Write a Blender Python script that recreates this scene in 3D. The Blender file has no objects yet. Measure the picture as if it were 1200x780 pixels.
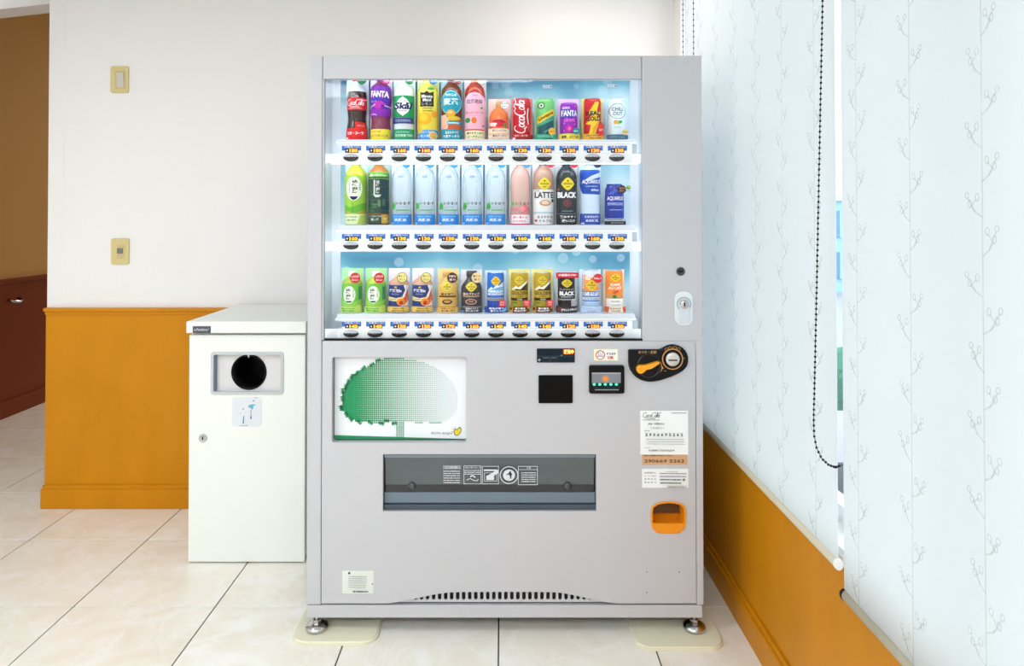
import bpy, bmesh, math, random
from mathutils import Vector
from mathutils.geometry import tessellate_polygon
random.seed(7)
SC = bpy.context.scene
COL = SC.collection

# ------------------------------------------------------------------ camera
F, PPX, PPY, H, TH = 798.0, 588.0, 245.0, 1.31, math.radians(0.72)
cam_d = bpy.data.cameras.new('camera'); cam = bpy.data.objects.new('camera', cam_d); COL.objects.link(cam)
cam.location = (0, 0, H); cam.rotation_euler = (math.radians(90) + TH, 0, 0)
cam_d.sensor_width = 36; cam_d.lens = F / 1200 * 36
cam_d.shift_x = (600 - PPX) / 1200; cam_d.shift_y = -(390 - PPY) / 1200
cam_d.clip_start = 0.02
SC.camera = cam

# ------------------------------------------------------------------ world, lights, exposure
w = bpy.data.worlds.new('sky'); SC.world = w; w.use_nodes = True
bg = w.node_tree.nodes['Background']; bg.inputs[0].default_value = (0.84, 0.93, 1.0, 1); bg.inputs[1].default_value = 3.5
SC.view_settings.view_transform = 'Standard'; SC.view_settings.look = 'None'
SC.view_settings.gamma = 1; SC.view_settings.use_curve_mapping = False
SC.view_settings.exposure = -0.12
SC.cycles.max_bounces = 8; SC.cycles.diffuse_bounces = 4; SC.cycles.transparent_max_bounces = 16
SC.cycles.caustics_reflective = False; SC.cycles.caustics_refractive = False
CEIL = 2.46
# ceiling lamps of the room, last two added to brighten wall top and passage: (x, y, size_x, size_y, watts)
LAMPS = [(-1.75, 0.95, 0.55, 0.55, 20), (-0.35, -0.9, 1.2, 0.6, 34), (-1.9, -1.6, 1.2, 0.6, 24), (0.3, 2.55, 0.3, 0.3, 3.2), (-2.5, 7.0, 0.6, 0.6, 32)]


# ------------------------------------------------------------------ helpers
def P(px, py, Y):
    a = (px - PPX) / F; b = (PPY - py) / F
    t = Y / (math.cos(TH) - b * math.sin(TH))
    return Vector((a * t, Y, H + t * (b * math.cos(TH) + math.sin(TH))))


def G(px, py, z=0.0):
    a = (px - PPX) / F; b = (PPY - py) / F
    t = (z - H) / (b * math.cos(TH) + math.sin(TH))
    return Vector((a * t, t * (math.cos(TH) - b * math.sin(TH)), z))


def lin(c):
    return tuple(((x / 255) / 12.92 if x / 255 <= 0.04045 else ((x / 255 + 0.055) / 1.055) ** 2.4) for x in c)


MATS = {}


def mat(name, col=(200, 200, 200), rough=0.5, metal=0.0, spec=0.5, emit=None, estr=0.0, coat=0.0,
        var=0.0, vscale=6.0, bump=0.0, bscale=200.0, stretch=(1, 1, 1)):
    if name in MATS: return MATS[name]
    m = bpy.data.materials.new(name); m.use_nodes = True; nt = m.node_tree
    b = nt.nodes['Principled BSDF']; c = lin(col) + (1,)
    b.inputs['Base Color'].default_value = c; b.inputs['Roughness'].default_value = rough
    b.inputs['Metallic'].default_value = metal; b.inputs['Specular IOR Level'].default_value = spec
    b.inputs['Coat Weight'].default_value = coat
    if emit:
        b.inputs['Emission Color'].default_value = lin(emit) + (1,); b.inputs['Emission Strength'].default_value = estr
    if var or bump:
        tc = nt.nodes.new('ShaderNodeTexCoord'); mp = nt.nodes.new('ShaderNodeMapping')
        mp.inputs['Scale'].default_value = stretch
        nt.links.new(tc.outputs['Object'], mp.inputs['Vector'])
    if var:
        n = nt.nodes.new('ShaderNodeTexNoise'); n.inputs['Scale'].default_value = vscale; n.inputs['Detail'].default_value = 5
        nt.links.new(mp.outputs[0], n.inputs['Vector'])
        mx = nt.nodes.new('ShaderNodeMix'); mx.data_type = 'RGBA'
        mx.inputs[6].default_value = tuple(x * (1 - var) for x in c[:3]) + (1,)
        mx.inputs[7].default_value = tuple(min(1, x * (1 + var)) for x in c[:3]) + (1,)
        nt.links.new(n.outputs['Fac'], mx.inputs[0]); nt.links.new(mx.outputs[2], b.inputs['Base Color'])
    if bump:
        n2 = nt.nodes.new('ShaderNodeTexNoise'); n2.inputs['Scale'].default_value = bscale; n2.inputs['Detail'].default_value = 3
        nt.links.new(mp.outputs[0], n2.inputs['Vector'])
        bp = nt.nodes.new('ShaderNodeBump'); bp.inputs['Strength'].default_value = bump; bp.inputs['Distance'].default_value = 0.002
        nt.links.new(n2.outputs['Fac'], bp.inputs['Height']); nt.links.new(bp.outputs[0], b.inputs['Normal'])
    MATS[name] = m
    return m


def ink(c, emit=0.0, rough=0.35):
    k = 'print_%02x%02x%02x' % tuple(int(x) for x in c) + ('_lit' if emit else '') + ('' if rough == 0.35 else '_r%d' % int(rough * 100))
    return mat(k, c, rough, spec=0.2, emit=c if emit else None, estr=emit)


def glass_mat(name, tint=(1, 1, 1), ior=1.35, rough=0.0):
    m = bpy.data.materials.new(name); m.use_nodes = True; nt = m.node_tree; nt.nodes.clear()
    o = nt.nodes.new('ShaderNodeOutputMaterial'); mx = nt.nodes.new('ShaderNodeMixShader')
    t = nt.nodes.new('ShaderNodeBsdfTransparent'); g = nt.nodes.new('ShaderNodeBsdfGlossy'); lw = nt.nodes.new('ShaderNodeLayerWeight'); lw.inputs[0].default_value = 0.5
    pw = nt.nodes.new('ShaderNodeMath'); pw.operation = 'POWER'; pw.inputs[1].default_value = 5; nt.links.new(lw.outputs['Facing'], pw.inputs[0])
    fr = nt.nodes.new('ShaderNodeMath'); fr.operation = 'MULTIPLY_ADD'; fr.inputs[1].default_value = 0.96; fr.inputs[2].default_value = 0.012; nt.links.new(pw.outputs[0], fr.inputs[0])
    t.inputs[0].default_value = tint + (1,); g.inputs['Roughness'].default_value = rough
    nt.links.new(fr.outputs[0], mx.inputs[0]); nt.links.new(t.outputs[0], mx.inputs[1]); nt.links.new(g.outputs[0], mx.inputs[2])
    nt.links.new(mx.outputs[0], o.inputs[0])
    return m


def clear_mat(name, col, alpha):
    if name in MATS: return MATS[name]
    m = bpy.data.materials.new(name); m.use_nodes = True; nt = m.node_tree; b = nt.nodes['Principled BSDF']
    o = nt.nodes['Material Output']; mx = nt.nodes.new('ShaderNodeMixShader'); t = nt.nodes.new('ShaderNodeBsdfTransparent')
    lw = nt.nodes.new('ShaderNodeLayerWeight'); lw.inputs[0].default_value = 0.25
    ma = nt.nodes.new('ShaderNodeMath'); ma.operation = 'MULTIPLY_ADD'; ma.inputs[1].default_value = 0.9; ma.inputs[2].default_value = alpha; ma.use_clamp = True
    b.inputs['Roughness'].default_value = 0.06
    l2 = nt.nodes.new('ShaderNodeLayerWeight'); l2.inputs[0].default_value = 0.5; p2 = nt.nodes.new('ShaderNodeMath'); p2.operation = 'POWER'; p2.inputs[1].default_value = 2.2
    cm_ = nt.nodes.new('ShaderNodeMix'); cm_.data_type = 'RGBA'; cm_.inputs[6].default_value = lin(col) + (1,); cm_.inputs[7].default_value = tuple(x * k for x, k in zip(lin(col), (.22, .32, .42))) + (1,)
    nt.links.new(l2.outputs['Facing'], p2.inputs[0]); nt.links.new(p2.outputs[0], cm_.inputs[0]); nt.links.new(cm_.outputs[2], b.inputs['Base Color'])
    t.inputs[0].default_value = (0.95, 0.98, 1, 1)
    nt.links.new(lw.outputs['Facing'], ma.inputs[0]); nt.links.new(ma.outputs[0], mx.inputs[0])
    nt.links.new(t.outputs[0], mx.inputs[1]); nt.links.new(b.outputs[0], mx.inputs[2]); nt.links.new(mx.outputs[0], o.inputs[0])
    MATS[name] = m
    return m


ORG = {}


def org(o): return ORG.get(o.name, Vector((0, 0, 0))) if o else Vector((0, 0, 0))


def tag(o, label=None, cat=None, group=None, kind=None):
    if label: o['label'] = label
    if cat: o['category'] = cat
    if group: o['group'] = group
    if kind: o['kind'] = kind
    return o


def thing(name, loc, label=None, cat=None, group=None, kind=None):
    o = bpy.data.objects.new(name, None); COL.objects.link(o); o.location = loc; o.empty_display_size = 0.05
    ORG[o.name] = Vector(loc)
    return tag(o, label, cat, group, kind)


def link(name, me, mats=None, parent=None, smooth=False, loc=None):
    """me in world coordinates (loc None) or in coordinates about loc"""
    o = bpy.data.objects.new(name, me); COL.objects.link(o)
    if mats and not me.materials:
        for m in (mats if isinstance(mats, (list, tuple)) else [mats]): me.materials.append(m)
    pw = org(parent)
    if loc is None:
        if parent and pw.length: me.transform(__import__('mathutils').Matrix.Translation(-pw))
        ORG[o.name] = pw.copy()
    else:
        o.location = Vector(loc) - pw; ORG[o.name] = Vector(loc)
    if parent: o.parent = parent
    if smooth: me.shade_smooth()
    return o


class MB:
    """mesh builder in world coordinates"""
    def __init__(s): s.bm = bmesh.new()

    def box(s, x0, x1, y0, y1, z0, z1, bev=0.0, seg=2, mi=0):
        vs = [s.bm.verts.new(p) for p in ((x0, y0, z0), (x1, y0, z0), (x1, y1, z0), (x0, y1, z0), (x0, y0, z1), (x1, y0, z1), (x1, y1, z1), (x0, y1, z1))]
        fs = [s.bm.faces.new([vs[i] for i in f]) for f in ((3, 2, 1, 0), (4, 5, 6, 7), (0, 1, 5, 4), (1, 2, 6, 5), (2, 3, 7, 6), (3, 0, 4, 7))]
        for f in fs: f.material_index = mi
        if bev:
            es = set(e for f in fs for e in f.edges)
            r = bmesh.ops.bevel(s.bm, geom=list(es), offset=bev, segments=seg, affect='EDGES', profile=0.6)
            for f in r['faces']: f.material_index = mi
        return s

    def prism(s, pts, y0, y1, axis='y', bev=0.0, mi=0):
        """pts: (x,z) polygon extruded y0..y1 ('y'); (y,z) for 'x'; (x,y) for 'z'"""
        def mk(a, b, d): return {'y': (a, d, b), 'x': (d, a, b), 'z': (a, b, d)}[axis]
        A = [s.bm.verts.new(mk(a, b, y0)) for a, b in pts]; B = [s.bm.verts.new(mk(a, b, y1)) for a, b in pts]
        n = len(pts); fs = [s.bm.faces.new(A), s.bm.faces.new(B[::-1])]
        for i in range(n): fs.append(s.bm.faces.new((A[i], B[i], B[(i + 1) % n], A[(i + 1) % n])))
        bmesh.ops.recalc_face_normals(s.bm, faces=fs)
        for f in fs: f.material_index = mi
        if bev:
            es = [e for e in fs[0].edges]
            r = bmesh.ops.bevel(s.bm, geom=es, offset=bev, segments=2, affect='EDGES', profile=0.6)
            for f in r['faces']: f.material_index = mi
        return s

    def lathe(s, c, prof, n=28, axis='z', mi=0, sx=1.0, sz=1.0, cap=True):
        """prof: (h, r)"""
        rings = []
        for h, r in prof:
            ring = []
            for i in range(n):
                a = 2 * math.pi * i / n; u, v = r * math.cos(a) * sx, r * math.sin(a) * sz
                p = {'z': (u, v, h), 'y': (u, h, v), 'x': (h, u, v)}[axis]
                ring.append(s.bm.verts.new((c[0] + p[0], c[1] + p[1], c[2] + p[2])))
            rings.append(ring)
        fs = []
        for A, B in zip(rings, rings[1:]):
            for i in range(n): fs.append(s.bm.faces.new((A[i], A[(i + 1) % n], B[(i + 1) % n], B[i])))
        if cap: fs.append(s.bm.faces.new(rings[0][::-1])); fs.append(s.bm.faces.new(rings[-1]))
        for f in fs: f.material_index = mi
        bmesh.ops.recalc_face_normals(s.bm, faces=fs)
        return s

    def tube(s, pts, r, n=8, mi=0):
        pts = [Vector(p) for p in pts]; rings = []
        for i, p in enumerate(pts):
            d = (pts[min(i + 1, len(pts) - 1)] - pts[max(i - 1, 0)]).normalized()
            a = d.orthogonal().normalized() if i == 0 else (rings_a - d * rings_a.dot(d)).normalized()
            rings_a = a; b = d.cross(a)
            rings.append([s.bm.verts.new(p + (a * math.cos(2 * math.pi * k / n) + b * math.sin(2 * math.pi * k / n)) * r) for k in range(n)])
        fs = []
        for A, B in zip(rings, rings[1:]):
            for i in range(n): fs.append(s.bm.faces.new((A[i], A[(i + 1) % n], B[(i + 1) % n], B[i])))
        fs.append(s.bm.faces.new(rings[0][::-1])); fs.append(s.bm.faces.new(rings[-1]))
        for f in fs: f.material_index = mi
        return s

    def ball(s, c, r, n=8, m=5, sc=(1, 1, 1), mi=0):
        g = bmesh.ops.create_uvsphere(s.bm, u_segments=n, v_segments=m, radius=r)
        for v in g['verts']: v.co = Vector((v.co.x * sc[0], v.co.y * sc[1], v.co.z * sc[2])) + Vector(c)
        for f in set(f for v in g['verts'] for f in v.link_faces): f.material_index = mi
        return s

    def mesh(s, name='mesh'):
        me = bpy.data.meshes.new(name); s.bm.normal_update(); s.bm.to_mesh(me); s.bm.free(); return me

    def build(s, name, mats, parent=None, smooth=False, loc=None):
        return link(name, s.mesh(name), mats, parent, smooth, loc)


def rr(x0, x1, z0, z1, r, n=5):
    """rounded rectangle polygon; r single or (bl, br, tr, tl)"""
    R = r if isinstance(r, (tuple, list)) else (r,) * 4
    pts = []
    for (cx, cz, a0), q in zip(((x0, z0, 180), (x1, z0, 270), (x1, z1, 0), (x0, z1, 90)), R):
        if q <= 0: pts.append((cx, cz)); continue
        ox = cx + (q if cx == x0 else -q); oz = cz + (q if cz == z0 else -q)
        for k in range(n + 1):
            a = math.radians(a0 + 90 * k / n); pts.append((ox + q * math.cos(a), oz + q * math.sin(a)))
    return pts


def cut(o, *cutters):
    """apply boolean differences; the cutters are temporary meshes"""
    tmp = []
    for me in cutters:
        c = bpy.data.objects.new('cutter', me); COL.objects.link(c); tmp.append(c)
        md = o.modifiers.new('b', 'BOOLEAN'); md.object = c; md.operation = 'DIFFERENCE'; md.solver = 'EXACT'
    bpy.context.view_layer.update()
    dg = bpy.context.evaluated_depsgraph_get()
    me = bpy.data.meshes.new_from_object(o.evaluated_get(dg))
    o.modifiers.clear(); o.data = me
    for c in tmp: bpy.data.objects.remove(c)
    return o


# ------------------------------------------------------------------ flat print -> mesh
TXT = {}


def text_mesh(s, bold):
    k = (s, bold)
    if k not in TXT:
        c = bpy.data.curves.new('t', 'FONT'); c.body = s; c.offset = bold; c.resolution_u = 2
        o = bpy.data.objects.new('t', c); me = o.to_mesh()
        TXT[k] = ([(v.co.x, v.co.y) for v in me.vertices], [tuple(p.vertices) for p in me.polygons])
        o.to_mesh_clear(); bpy.data.objects.remove(o); bpy.data.curves.remove(c)
    return TXT[k]


class Art:
    def __init__(s, ydown=False): s.sh = []; s.yd = -1 if ydown else 1

    def add(s, vs, fs, col): s.sh.append(([(u, v * s.yd) for u, v in vs], fs, col)); return s

    def poly(s, pts, col):
        t = tessellate_polygon([[Vector((u, v, 0)) for u, v in pts]]); return s.add(pts, [tuple(x) for x in t], col)

    def rect(s, u0, u1, v0, v1, col): return s.add([(u0, v0), (u1, v0), (u1, v1), (u0, v1)], [(0, 1, 2), (0, 2, 3)], col)

    def rrect(s, u0, u1, v0, v1, r, col): return s.poly(rr(u0, u1, v0, v1, r, 3), col)

    def ell(s, u, v, ru, rv, col, n=20):
        return s.add([(u + ru * math.cos(2 * math.pi * i / n), v + rv * math.sin(2 * math.pi * i / n)) for i in range(n)], [(0, i, i + 1) for i in range(1, n - 1)], col)

    def ring(s, u, v, ru, rv, w, col, n=24):
        vs = []
        for i in range(n):
            a = 2 * math.pi * i / n
            vs += [(u + ru * math.cos(a), v + rv * math.sin(a)), (u + (ru - w) * math.cos(a), v + (rv - w) * math.sin(a))]
        fs = []
        for i in range(n): a, b, c, d = 2 * i, 2 * i + 1, (2 * i + 3) % (2 * n), (2 * i + 2) % (2 * n); fs += [(a, b, c), (a, c, d)]
        return s.add(vs, fs, col)

    def frame(s, u0, u1, v0, v1, w, col):
        return s.rect(u0, u1, v0, v0 + w, col).rect(u0, u1, v1 - w, v1, col).rect(u0, u0 + w, v0 + w, v1 - w, col).rect(u1 - w, u1, v0 + w, v1 - w, col)

    def stroke(s, pts, w, col):
        vs = []; n = len(pts)
        for i, (x, y) in enumerate(pts):
            x0, y0 = pts[max(i - 1, 0)]; x1, y1 = pts[min(i + 1, n - 1)]; dx, dy = x1 - x0, y1 - y0; L = math.hypot(dx, dy) or 1
            ww = (w(i / (n - 1)) if callable(w) else w) / 2
            vs += [(x - dy / L * ww, y + dx / L * ww), (x + dy / L * ww, y - dx / L * ww)]
        fs = []
        for i in range(n - 1): fs += [(2 * i, 2 * i + 1, 2 * i + 3), (2 * i, 2 * i + 3, 2 * i + 2)]
        return s.add(vs, fs, col)

    def text(s, t, u, v, h, col, w=None, bold=0.0, shear=0.0, rot=0.0, wmax=None):
        """centred on (u,v), glyph box height h, width w (or proportional, at most wmax)"""
        vs, fs = text_mesh(t, bold)
        if not vs: return s
        x0, x1 = min(p[0] for p in vs), max(p[0] for p in vs); y0, y1 = min(p[1] for p in vs), max(p[1] for p in vs)
        k = h / (y1 - y0); kx = w / (x1 - x0) if w else k
        if wmax and kx * (x1 - x0) > wmax: kx = wmax / (x1 - x0)
        ca, sa = math.cos(math.radians(rot)), math.sin(math.radians(rot)); out = []
        for x, y in vs:
            X = (x - (x0 + x1) / 2) * kx; Y = (y - (y0 + y1) / 2) * k; X += shear * Y
            out.append((u + X * ca - Y * sa, v + (X * sa + Y * ca) * s.yd))
        return s.add(out, fs, col)

    def vtext(s, t, u, v, h, col, size, bold=0.0):
        """vertical text, top at v, total height h"""
        st = h / len(t)
        for i, ch in enumerate(t): s.text(ch, u, v - s.yd * (i + 0.5) * st, st * 0.9, col, w=size, bold=bold)
        return s

    def lines(s, u0, u1, v, n, dv, h, col, seed=0):
        """rows of tiny illegible small print"""
        R = random.Random(seed)
        for i in range(n):
            u = u0
            while u < u1 - 0.5:
                L = R.uniform(0.5, 2.2); s.rect(u, min(u + L, u1), v + i * dv - h / 2, v + i * dv + h / 2, col); u += L + R.uniform(0.25, 0.6)
        return s

    def script(s, u, v, w, h, col, rot=0.0, th=1.0):
        """flowing script wordmark: C o c a - C o l a"""
        def arc(cx, cy, rx, ry, a0, a1, n=10): return [(cx + rx * math.cos(math.radians(a0 + (a1 - a0) * i / n)), cy + ry * math.sin(math.radians(a0 + (a1 - a0) * i / n))) for i in range(n + 1)]
        S = []
        for ox, tail in ((0.0, 0), (4.3, 1)):
            S.append(arc(ox + 0.95, 0.95, 0.95, 1.05, 50, 300))
            if tail: S.append([(ox + 1.5, 1.75), (ox + 2.2, 2.1), (ox + 3.4, 1.75), (ox + 4.4, 2.05)])
            else: S.append([(ox + 1.3, -0.1), (ox + 2.6, -0.75), (ox + 4.6, -0.55), (ox + 6.6, -0.7)])
        S += [arc(1.95, 0.55, 0.38, 0.5, 0, 360, 12), arc(2.85, 0.55, 0.4, 0.5, 50, 310), arc(3.65, 0.55, 0.38, 0.5, 0, 360, 12), [(4.05, 1.05), (4.02, 0.2), (4.2, 0.02)],
              arc(6.25, 0.55, 0.38, 0.5, 0, 360, 12), [(6.85, 0.05), (6.78, 1.2), (6.95, 1.95), (7.05, 1.6), (6.85, 0.5), (7.05, 0.05)], arc(7.6, 0.55, 0.36, 0.5, 0, 360, 12), [(8.0, 1.05), (7.97, 0.2), (8.2, 0.05)]]
        ca, sa = math.cos(math.radians(rot)), math.sin(math.radians(rot))
        for st in S:
            o = []
            for x, y in st:
                X = (x - 4.2 + 0.28 * (y - 0.6)) / 8.8 * w; Y = (y - 0.65) / 2.9 * h
                o.append((u + X * ca - Y * sa, v + (X * sa + Y * ca) * s.yd))
            s.stroke(o, lambda t: th * w / 8.8 * 0.34, col)
        return s

    def mesh(s, name, mapf, maxlen=None, eps=0.00012, base=0.0, emit=None, rough=0.35):
        V, Fc, MI, mats, midx = [], [], [], [], {}
        emit = emit or {}
        for li, (vs, fs, col) in enumerate(s.sh):
            off = base + eps * li
            if col not in midx: midx[col] = len(mats); mats.append(col if not isinstance(col, tuple) else ink(col, emit.get(col, 0.0), rough))
            tris = []
            for f in fs:
                for k in range(1, len(f) - 1): tris.append((f[0], f[k], f[k + 1]))
            pts = list(vs)
            if maxlen:
                mid = {}; out = []; stack = tris[:]

                def M(a, b):
                    k = (a, b) if a < b else (b, a)
                    if k not in mid: pts.append(((pts[a][0] + pts[b][0]) / 2, (pts[a][1] + pts[b][1]) / 2)); mid[k] = len(pts) - 1
                    return mid[k]
                while stack:
                    t = stack.pop(); L = [math.hypot(pts[t[i]][0] - pts[t[(i + 1) % 3]][0], pts[t[i]][1] - pts[t[(i + 1) % 3]][1]) for i in range(3)]
                    i = max(range(3), key=lambda q: L[q])
                    if L[i] > maxlen:
                        a, b, c = t[i], t[(i + 1) % 3], t[(i + 2) % 3]; m = M(a, b); stack += [(a, m, c), (m, b, c)]
                    else: out.append(t)
                tris = out
            o = len(V); V += [tuple(mapf(u, v, off)) for u, v in pts]
            for t in tris:
                a, b, c = (Vector(V[o + i]) for i in t)
                n = (b - a).cross(c - a)
                Fc.append((o + t[0], o + t[1], o + t[2]) if n.y <= 0 else (o + t[0], o + t[2], o + t[1])); MI.append(midx[col])
        me = bpy.data.meshes.new(name); me.from_pydata(V, [], Fc)
        for m in mats: me.materials.append(m)
        me.polygons.foreach_set('material_index', MI); me.update()
        return me

    def flat(s, name, Y, parent, **kw):
        """photo-pixel art on the plane y = Y (towards the viewer)"""
        me = s.mesh(name, lambda u, v, off: P(u, -v, Y) - Vector((0, off, 0)), **kw)
        return link(name, me, None, parent)


# ------------------------------------------------------------------ materials
WHITE = mat('white_paint', (236, 238, 234), 0.45, var=0.01)
wallpaper = mat('wallpaper', (242, 240, 238), 0.8, var=0.02, vscale=3, bump=0.35, bscale=420, stretch=(1, 1, 0.35))
ceil_m = mat('ceiling_paint', (240, 240, 238), 0.9, var=0.01)
wood = mat('honey_wood', (206, 134, 10), 0.4, var=0.13, vscale=5, stretch=(1.6, 1.6, 0.6), spec=0.2)
steel = mat('machine_paint', (197, 197, 201), 0.42, var=0.006, vscale=2, coat=0.04)
steel_in = mat('display_white', (238, 242, 246), 0.35, var=0.005)
rail_m = mat('rail_white', (246, 248, 248), 0.25)
black = mat('black_plastic', (6, 6, 8), 0.4, spec=0.2)
gloss_black = mat('gloss_black', (12, 13, 16), 0.06)
seam_m = mat('seam_shadow', (40, 42, 44), 0.8)
chrome = mat('chrome', (200, 200, 202), 0.18, metal=1.0)
binw = mat('bin_white', (240, 242, 236), 0.35, var=0.008)
beige = mat('pad_beige', (234, 230, 204), 0.5, var=0.05, vscale=9)
orange = mat('orange_plastic', (244, 150, 20), 0.3)
glass = glass_mat('clear_glass')


def floor_material():
    m = bpy.data.materials.new('cream_tile'); m.use_nodes = True; nt = m.node_tree; b = nt.nodes['Principled BSDF']
    g = nt.nodes.new('ShaderNodeNewGeometry'); oi = nt.nodes.new('ShaderNodeObjectInfo')
    ad = nt.nodes.new('ShaderNodeVectorMath'); ad.operation = 'MULTIPLY_ADD'
    cb = nt.nodes.new('ShaderNodeCombineXYZ')
    for i in range(3): nt.links.new(oi.outputs['Random'], cb.inputs[i])
    ad.inputs[1].default_value = (37, 21, 55); nt.links.new(cb.outputs[0], ad.inputs[0]); nt.links.new(g.outputs['Position'], ad.inputs[2])
    n = nt.nodes.new('ShaderNodeTexNoise'); n.inputs['Scale'].default_value = 4.5; n.inputs['Detail'].default_value = 8; n.inputs['Distortion'].default_value = 1.6
    nt.links.new(ad.outputs[0], n.inputs['Vector'])
    r = nt.nodes.new('ShaderNodeValToRGB'); e = r.color_ramp.elements
    e[0].position = 0.3; e[0].color = lin((241, 233, 217)) + (1,); e[1].position = 0.68; e[1].color = lin((250, 247, 240)) + (1,)
    e2 = r.color_ramp.elements.new(0.5); e2.color = lin((246, 240, 227)) + (1,)
    nt.links.new(n.outputs['Fac'], r.inputs[0])
    # thin white veins
    n3 = nt.nodes.new('ShaderNodeTexNoise'); n3.inputs['Scale'].default_value = 3.2; n3.inputs['Detail'].default_value = 6; n3.inputs['Distortion'].default_value = 2.5
    nt.links.new(ad.outputs[0], n3.inputs['Vector'])
    r2 = nt.nodes.new('ShaderNodeValToRGB'); e = r2.color_ramp.elements
    e[0].position = 0.47; e[0].color = (0, 0, 0, 1); e[1].position = 0.53; e[1].color = (0, 0, 0, 1); q = r2.color_ramp.elements.new(0.5); q.color = (1, 1, 1, 1)
    nt.links.new(n3.outputs['Fac'], r2.inputs[0])
    mx = nt.nodes.new('ShaderNodeMix'); mx.data_type = 'RGBA'; mx.inputs[7].default_value = lin((252, 250, 246)) + (1,)
    mu = nt.nodes.new('ShaderNodeMath'); mu.operation = 'MULTIPLY'; mu.inputs[1].default_value = 0.6
    nt.links.new(r2.outputs[0], mu.inputs[0]); nt.links.new(mu.outputs[0], mx.inputs[0]); nt.links.new(r.outputs[0], mx.inputs[6])
    nt.links.new(mx.outputs[2], b.inputs['Base Color']); b.inputs['Roughness'].default_value = 0.22; b.inputs['Specular IOR Level'].default_value = 0.4
    return m


tile_m = floor_material()
grout_m = mat('grout', (62, 56, 48), 0.9, var=0.1)

# ------------------------------------------------------------------ room shell
YW = 3.105            # face of the wall with the switches
XR = 0.785            # face of the window wall
XE = P(57, 200, YW).x  # free end of the back wall
XL = -3.27            # corridor wall
YB = -3.2             # wall behind the viewer
YE = 8.0
T, TX0, TY0 = 0.478, -0.010, 2.312

fl = MB().box(XL - 0.1, XR + 0.1, YB - 0.1, YE, -0.06, -0.004).build('floor', grout_m); tag(fl, kind='structure')
tile_cache = {}
ix0, ix1 = math.floor((XL - TX0) / T), math.ceil((XR - TX0) / T)
iy0, iy1 = math.floor((YB - TY0) / T), math.floor((YE - TY0) / T)
for i in range(ix0, ix1):
    for j in range(iy0, iy1):
        x0, x1 = max(TX0 + i * T, XL), min(TX0 + (i + 1) * T, XR); y0, y1 = max(TY0 + j * T, YB), TY0 + (j + 1) * T
        if y0 > YW + 0.2 and x0 > XE + 0.05: continue
        sx, sy = round(x1 - x0, 4), round(y1 - y0, 4)
        if sx < 0.02 or sy < 0.02: continue
        if (sx, sy) not in tile_cache:
            g = 0.0022
            tile_cache[(sx, sy)] = MB().box(-sx / 2 + g, sx / 2 - g, -sy / 2 + g, sy / 2 - g, -0.008, 0.0, 0.0009, 1).mesh('tile'); tile_cache[(sx, sy)].materials.append(tile_m)
        link('tile', tile_cache[(sx, sy)], None, fl, loc=((x0 + x1) / 2, (y0 + y1) / 2, 0))

CEIL2 = 2.85   # the passage is higher than the room
tag(MB().box(XL - 0.1, XR + 0.12, YB - 0.1, YW + 0.14, CEIL, CEIL + 0.1).box(XL - 0.1, XE + 1.4, YW + 0.14, YE, CEIL2, CEIL2 + 0.1).build('ceiling', ceil_m), kind='structure')
wb = MB().box(XE, XR + 0.12, YW, YW + 0.14, -0.004, CEIL2).build('wall_back', wallpaper); tag(wb, kind='structure')
MB().box(XE - 0.001, XE + 0.072, YW - 0.0012, YW + 0.02, 0.9, CEIL - 0.001).build('corner_strip', wallpaper, wb)
tan_paper = mat('tan_wallpaper', (202, 158, 94), 0.8, var=0.03, vscale=3, bump=0.3, bscale=400)
tag(MB().box(XL - 0.12, XL, YB, YE, -0.004, CEIL2).build('wall_corridor', tan_paper), kind='structure')
tag(MB().box(-2.95, -2.86, YB, YW + 0.1, -0.004, CEIL).build('wall_left', wallpaper), kind='structure')
tag(MB().box(XL - 0.1, XR + 0.12, YB - 0.12, YB, -0.004, CEIL).build('wall_front', wallpaper), kind='structure')
tag(MB().box(XL - 0.1, XE + 1.4, YE - 0.05, YE + 0.05, -0.004, CEIL2).build('wall_far', wallpaper), kind='structure')
tag(MB().box(XE + 1.3, XE + 1.4, YW + 0.14, YE, -0.004, CEIL2).build('wall_passage', wallpaper), kind='structure')
# header over the passage, set at a slight angle
zs = 2.345
hd = MB()
A = G(0, 11, zs); B = G(57, 4.5, zs); d = (B - A).normalized()
A2 = A - d * 0.62; B2 = B + d * 0.3
hd.prism([(A2.x, A2.y), (B2.x, B2.y), (B2.x, B2.y + 0.12), (A2.x, A2.y + 0.12)], zs, CEIL2 - 0.002, axis='z')
tag(hd.build('trim_4', wallpaper), kind='structure')

# wainscot + baseboard on the back wall
zc = P(200, 360, YW).z
tr = thing('trim_1', (XE, YW, 0)); tag(tr, kind='structure')
MB().box(XE - 0.0005, XR, YW - 0.010, YW, 0.0, zc - 0.02, 0.001, 1).build('wainscot_panel', wood, tr)
MB().box(XE - 0.004, XR, YW - 0.026, YW, zc - 0.016, zc, 0.004).box(XE - 0.002, XR, YW - 0.016, YW, zc - 0.032, zc - 0.014, 0.003).build('chair_rail', wood, tr)
MB().box(XE - 0.009, XR - 0.02, YW - 0.026, YW - 0.009, 0.0, 0.088, 0.003).box(XE - 0.005, XR - 0.02, YW - 0.019, YW - 0.009, 0.085, 0.104, 0.003).build('baseboard_back', wood, tr)
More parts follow.
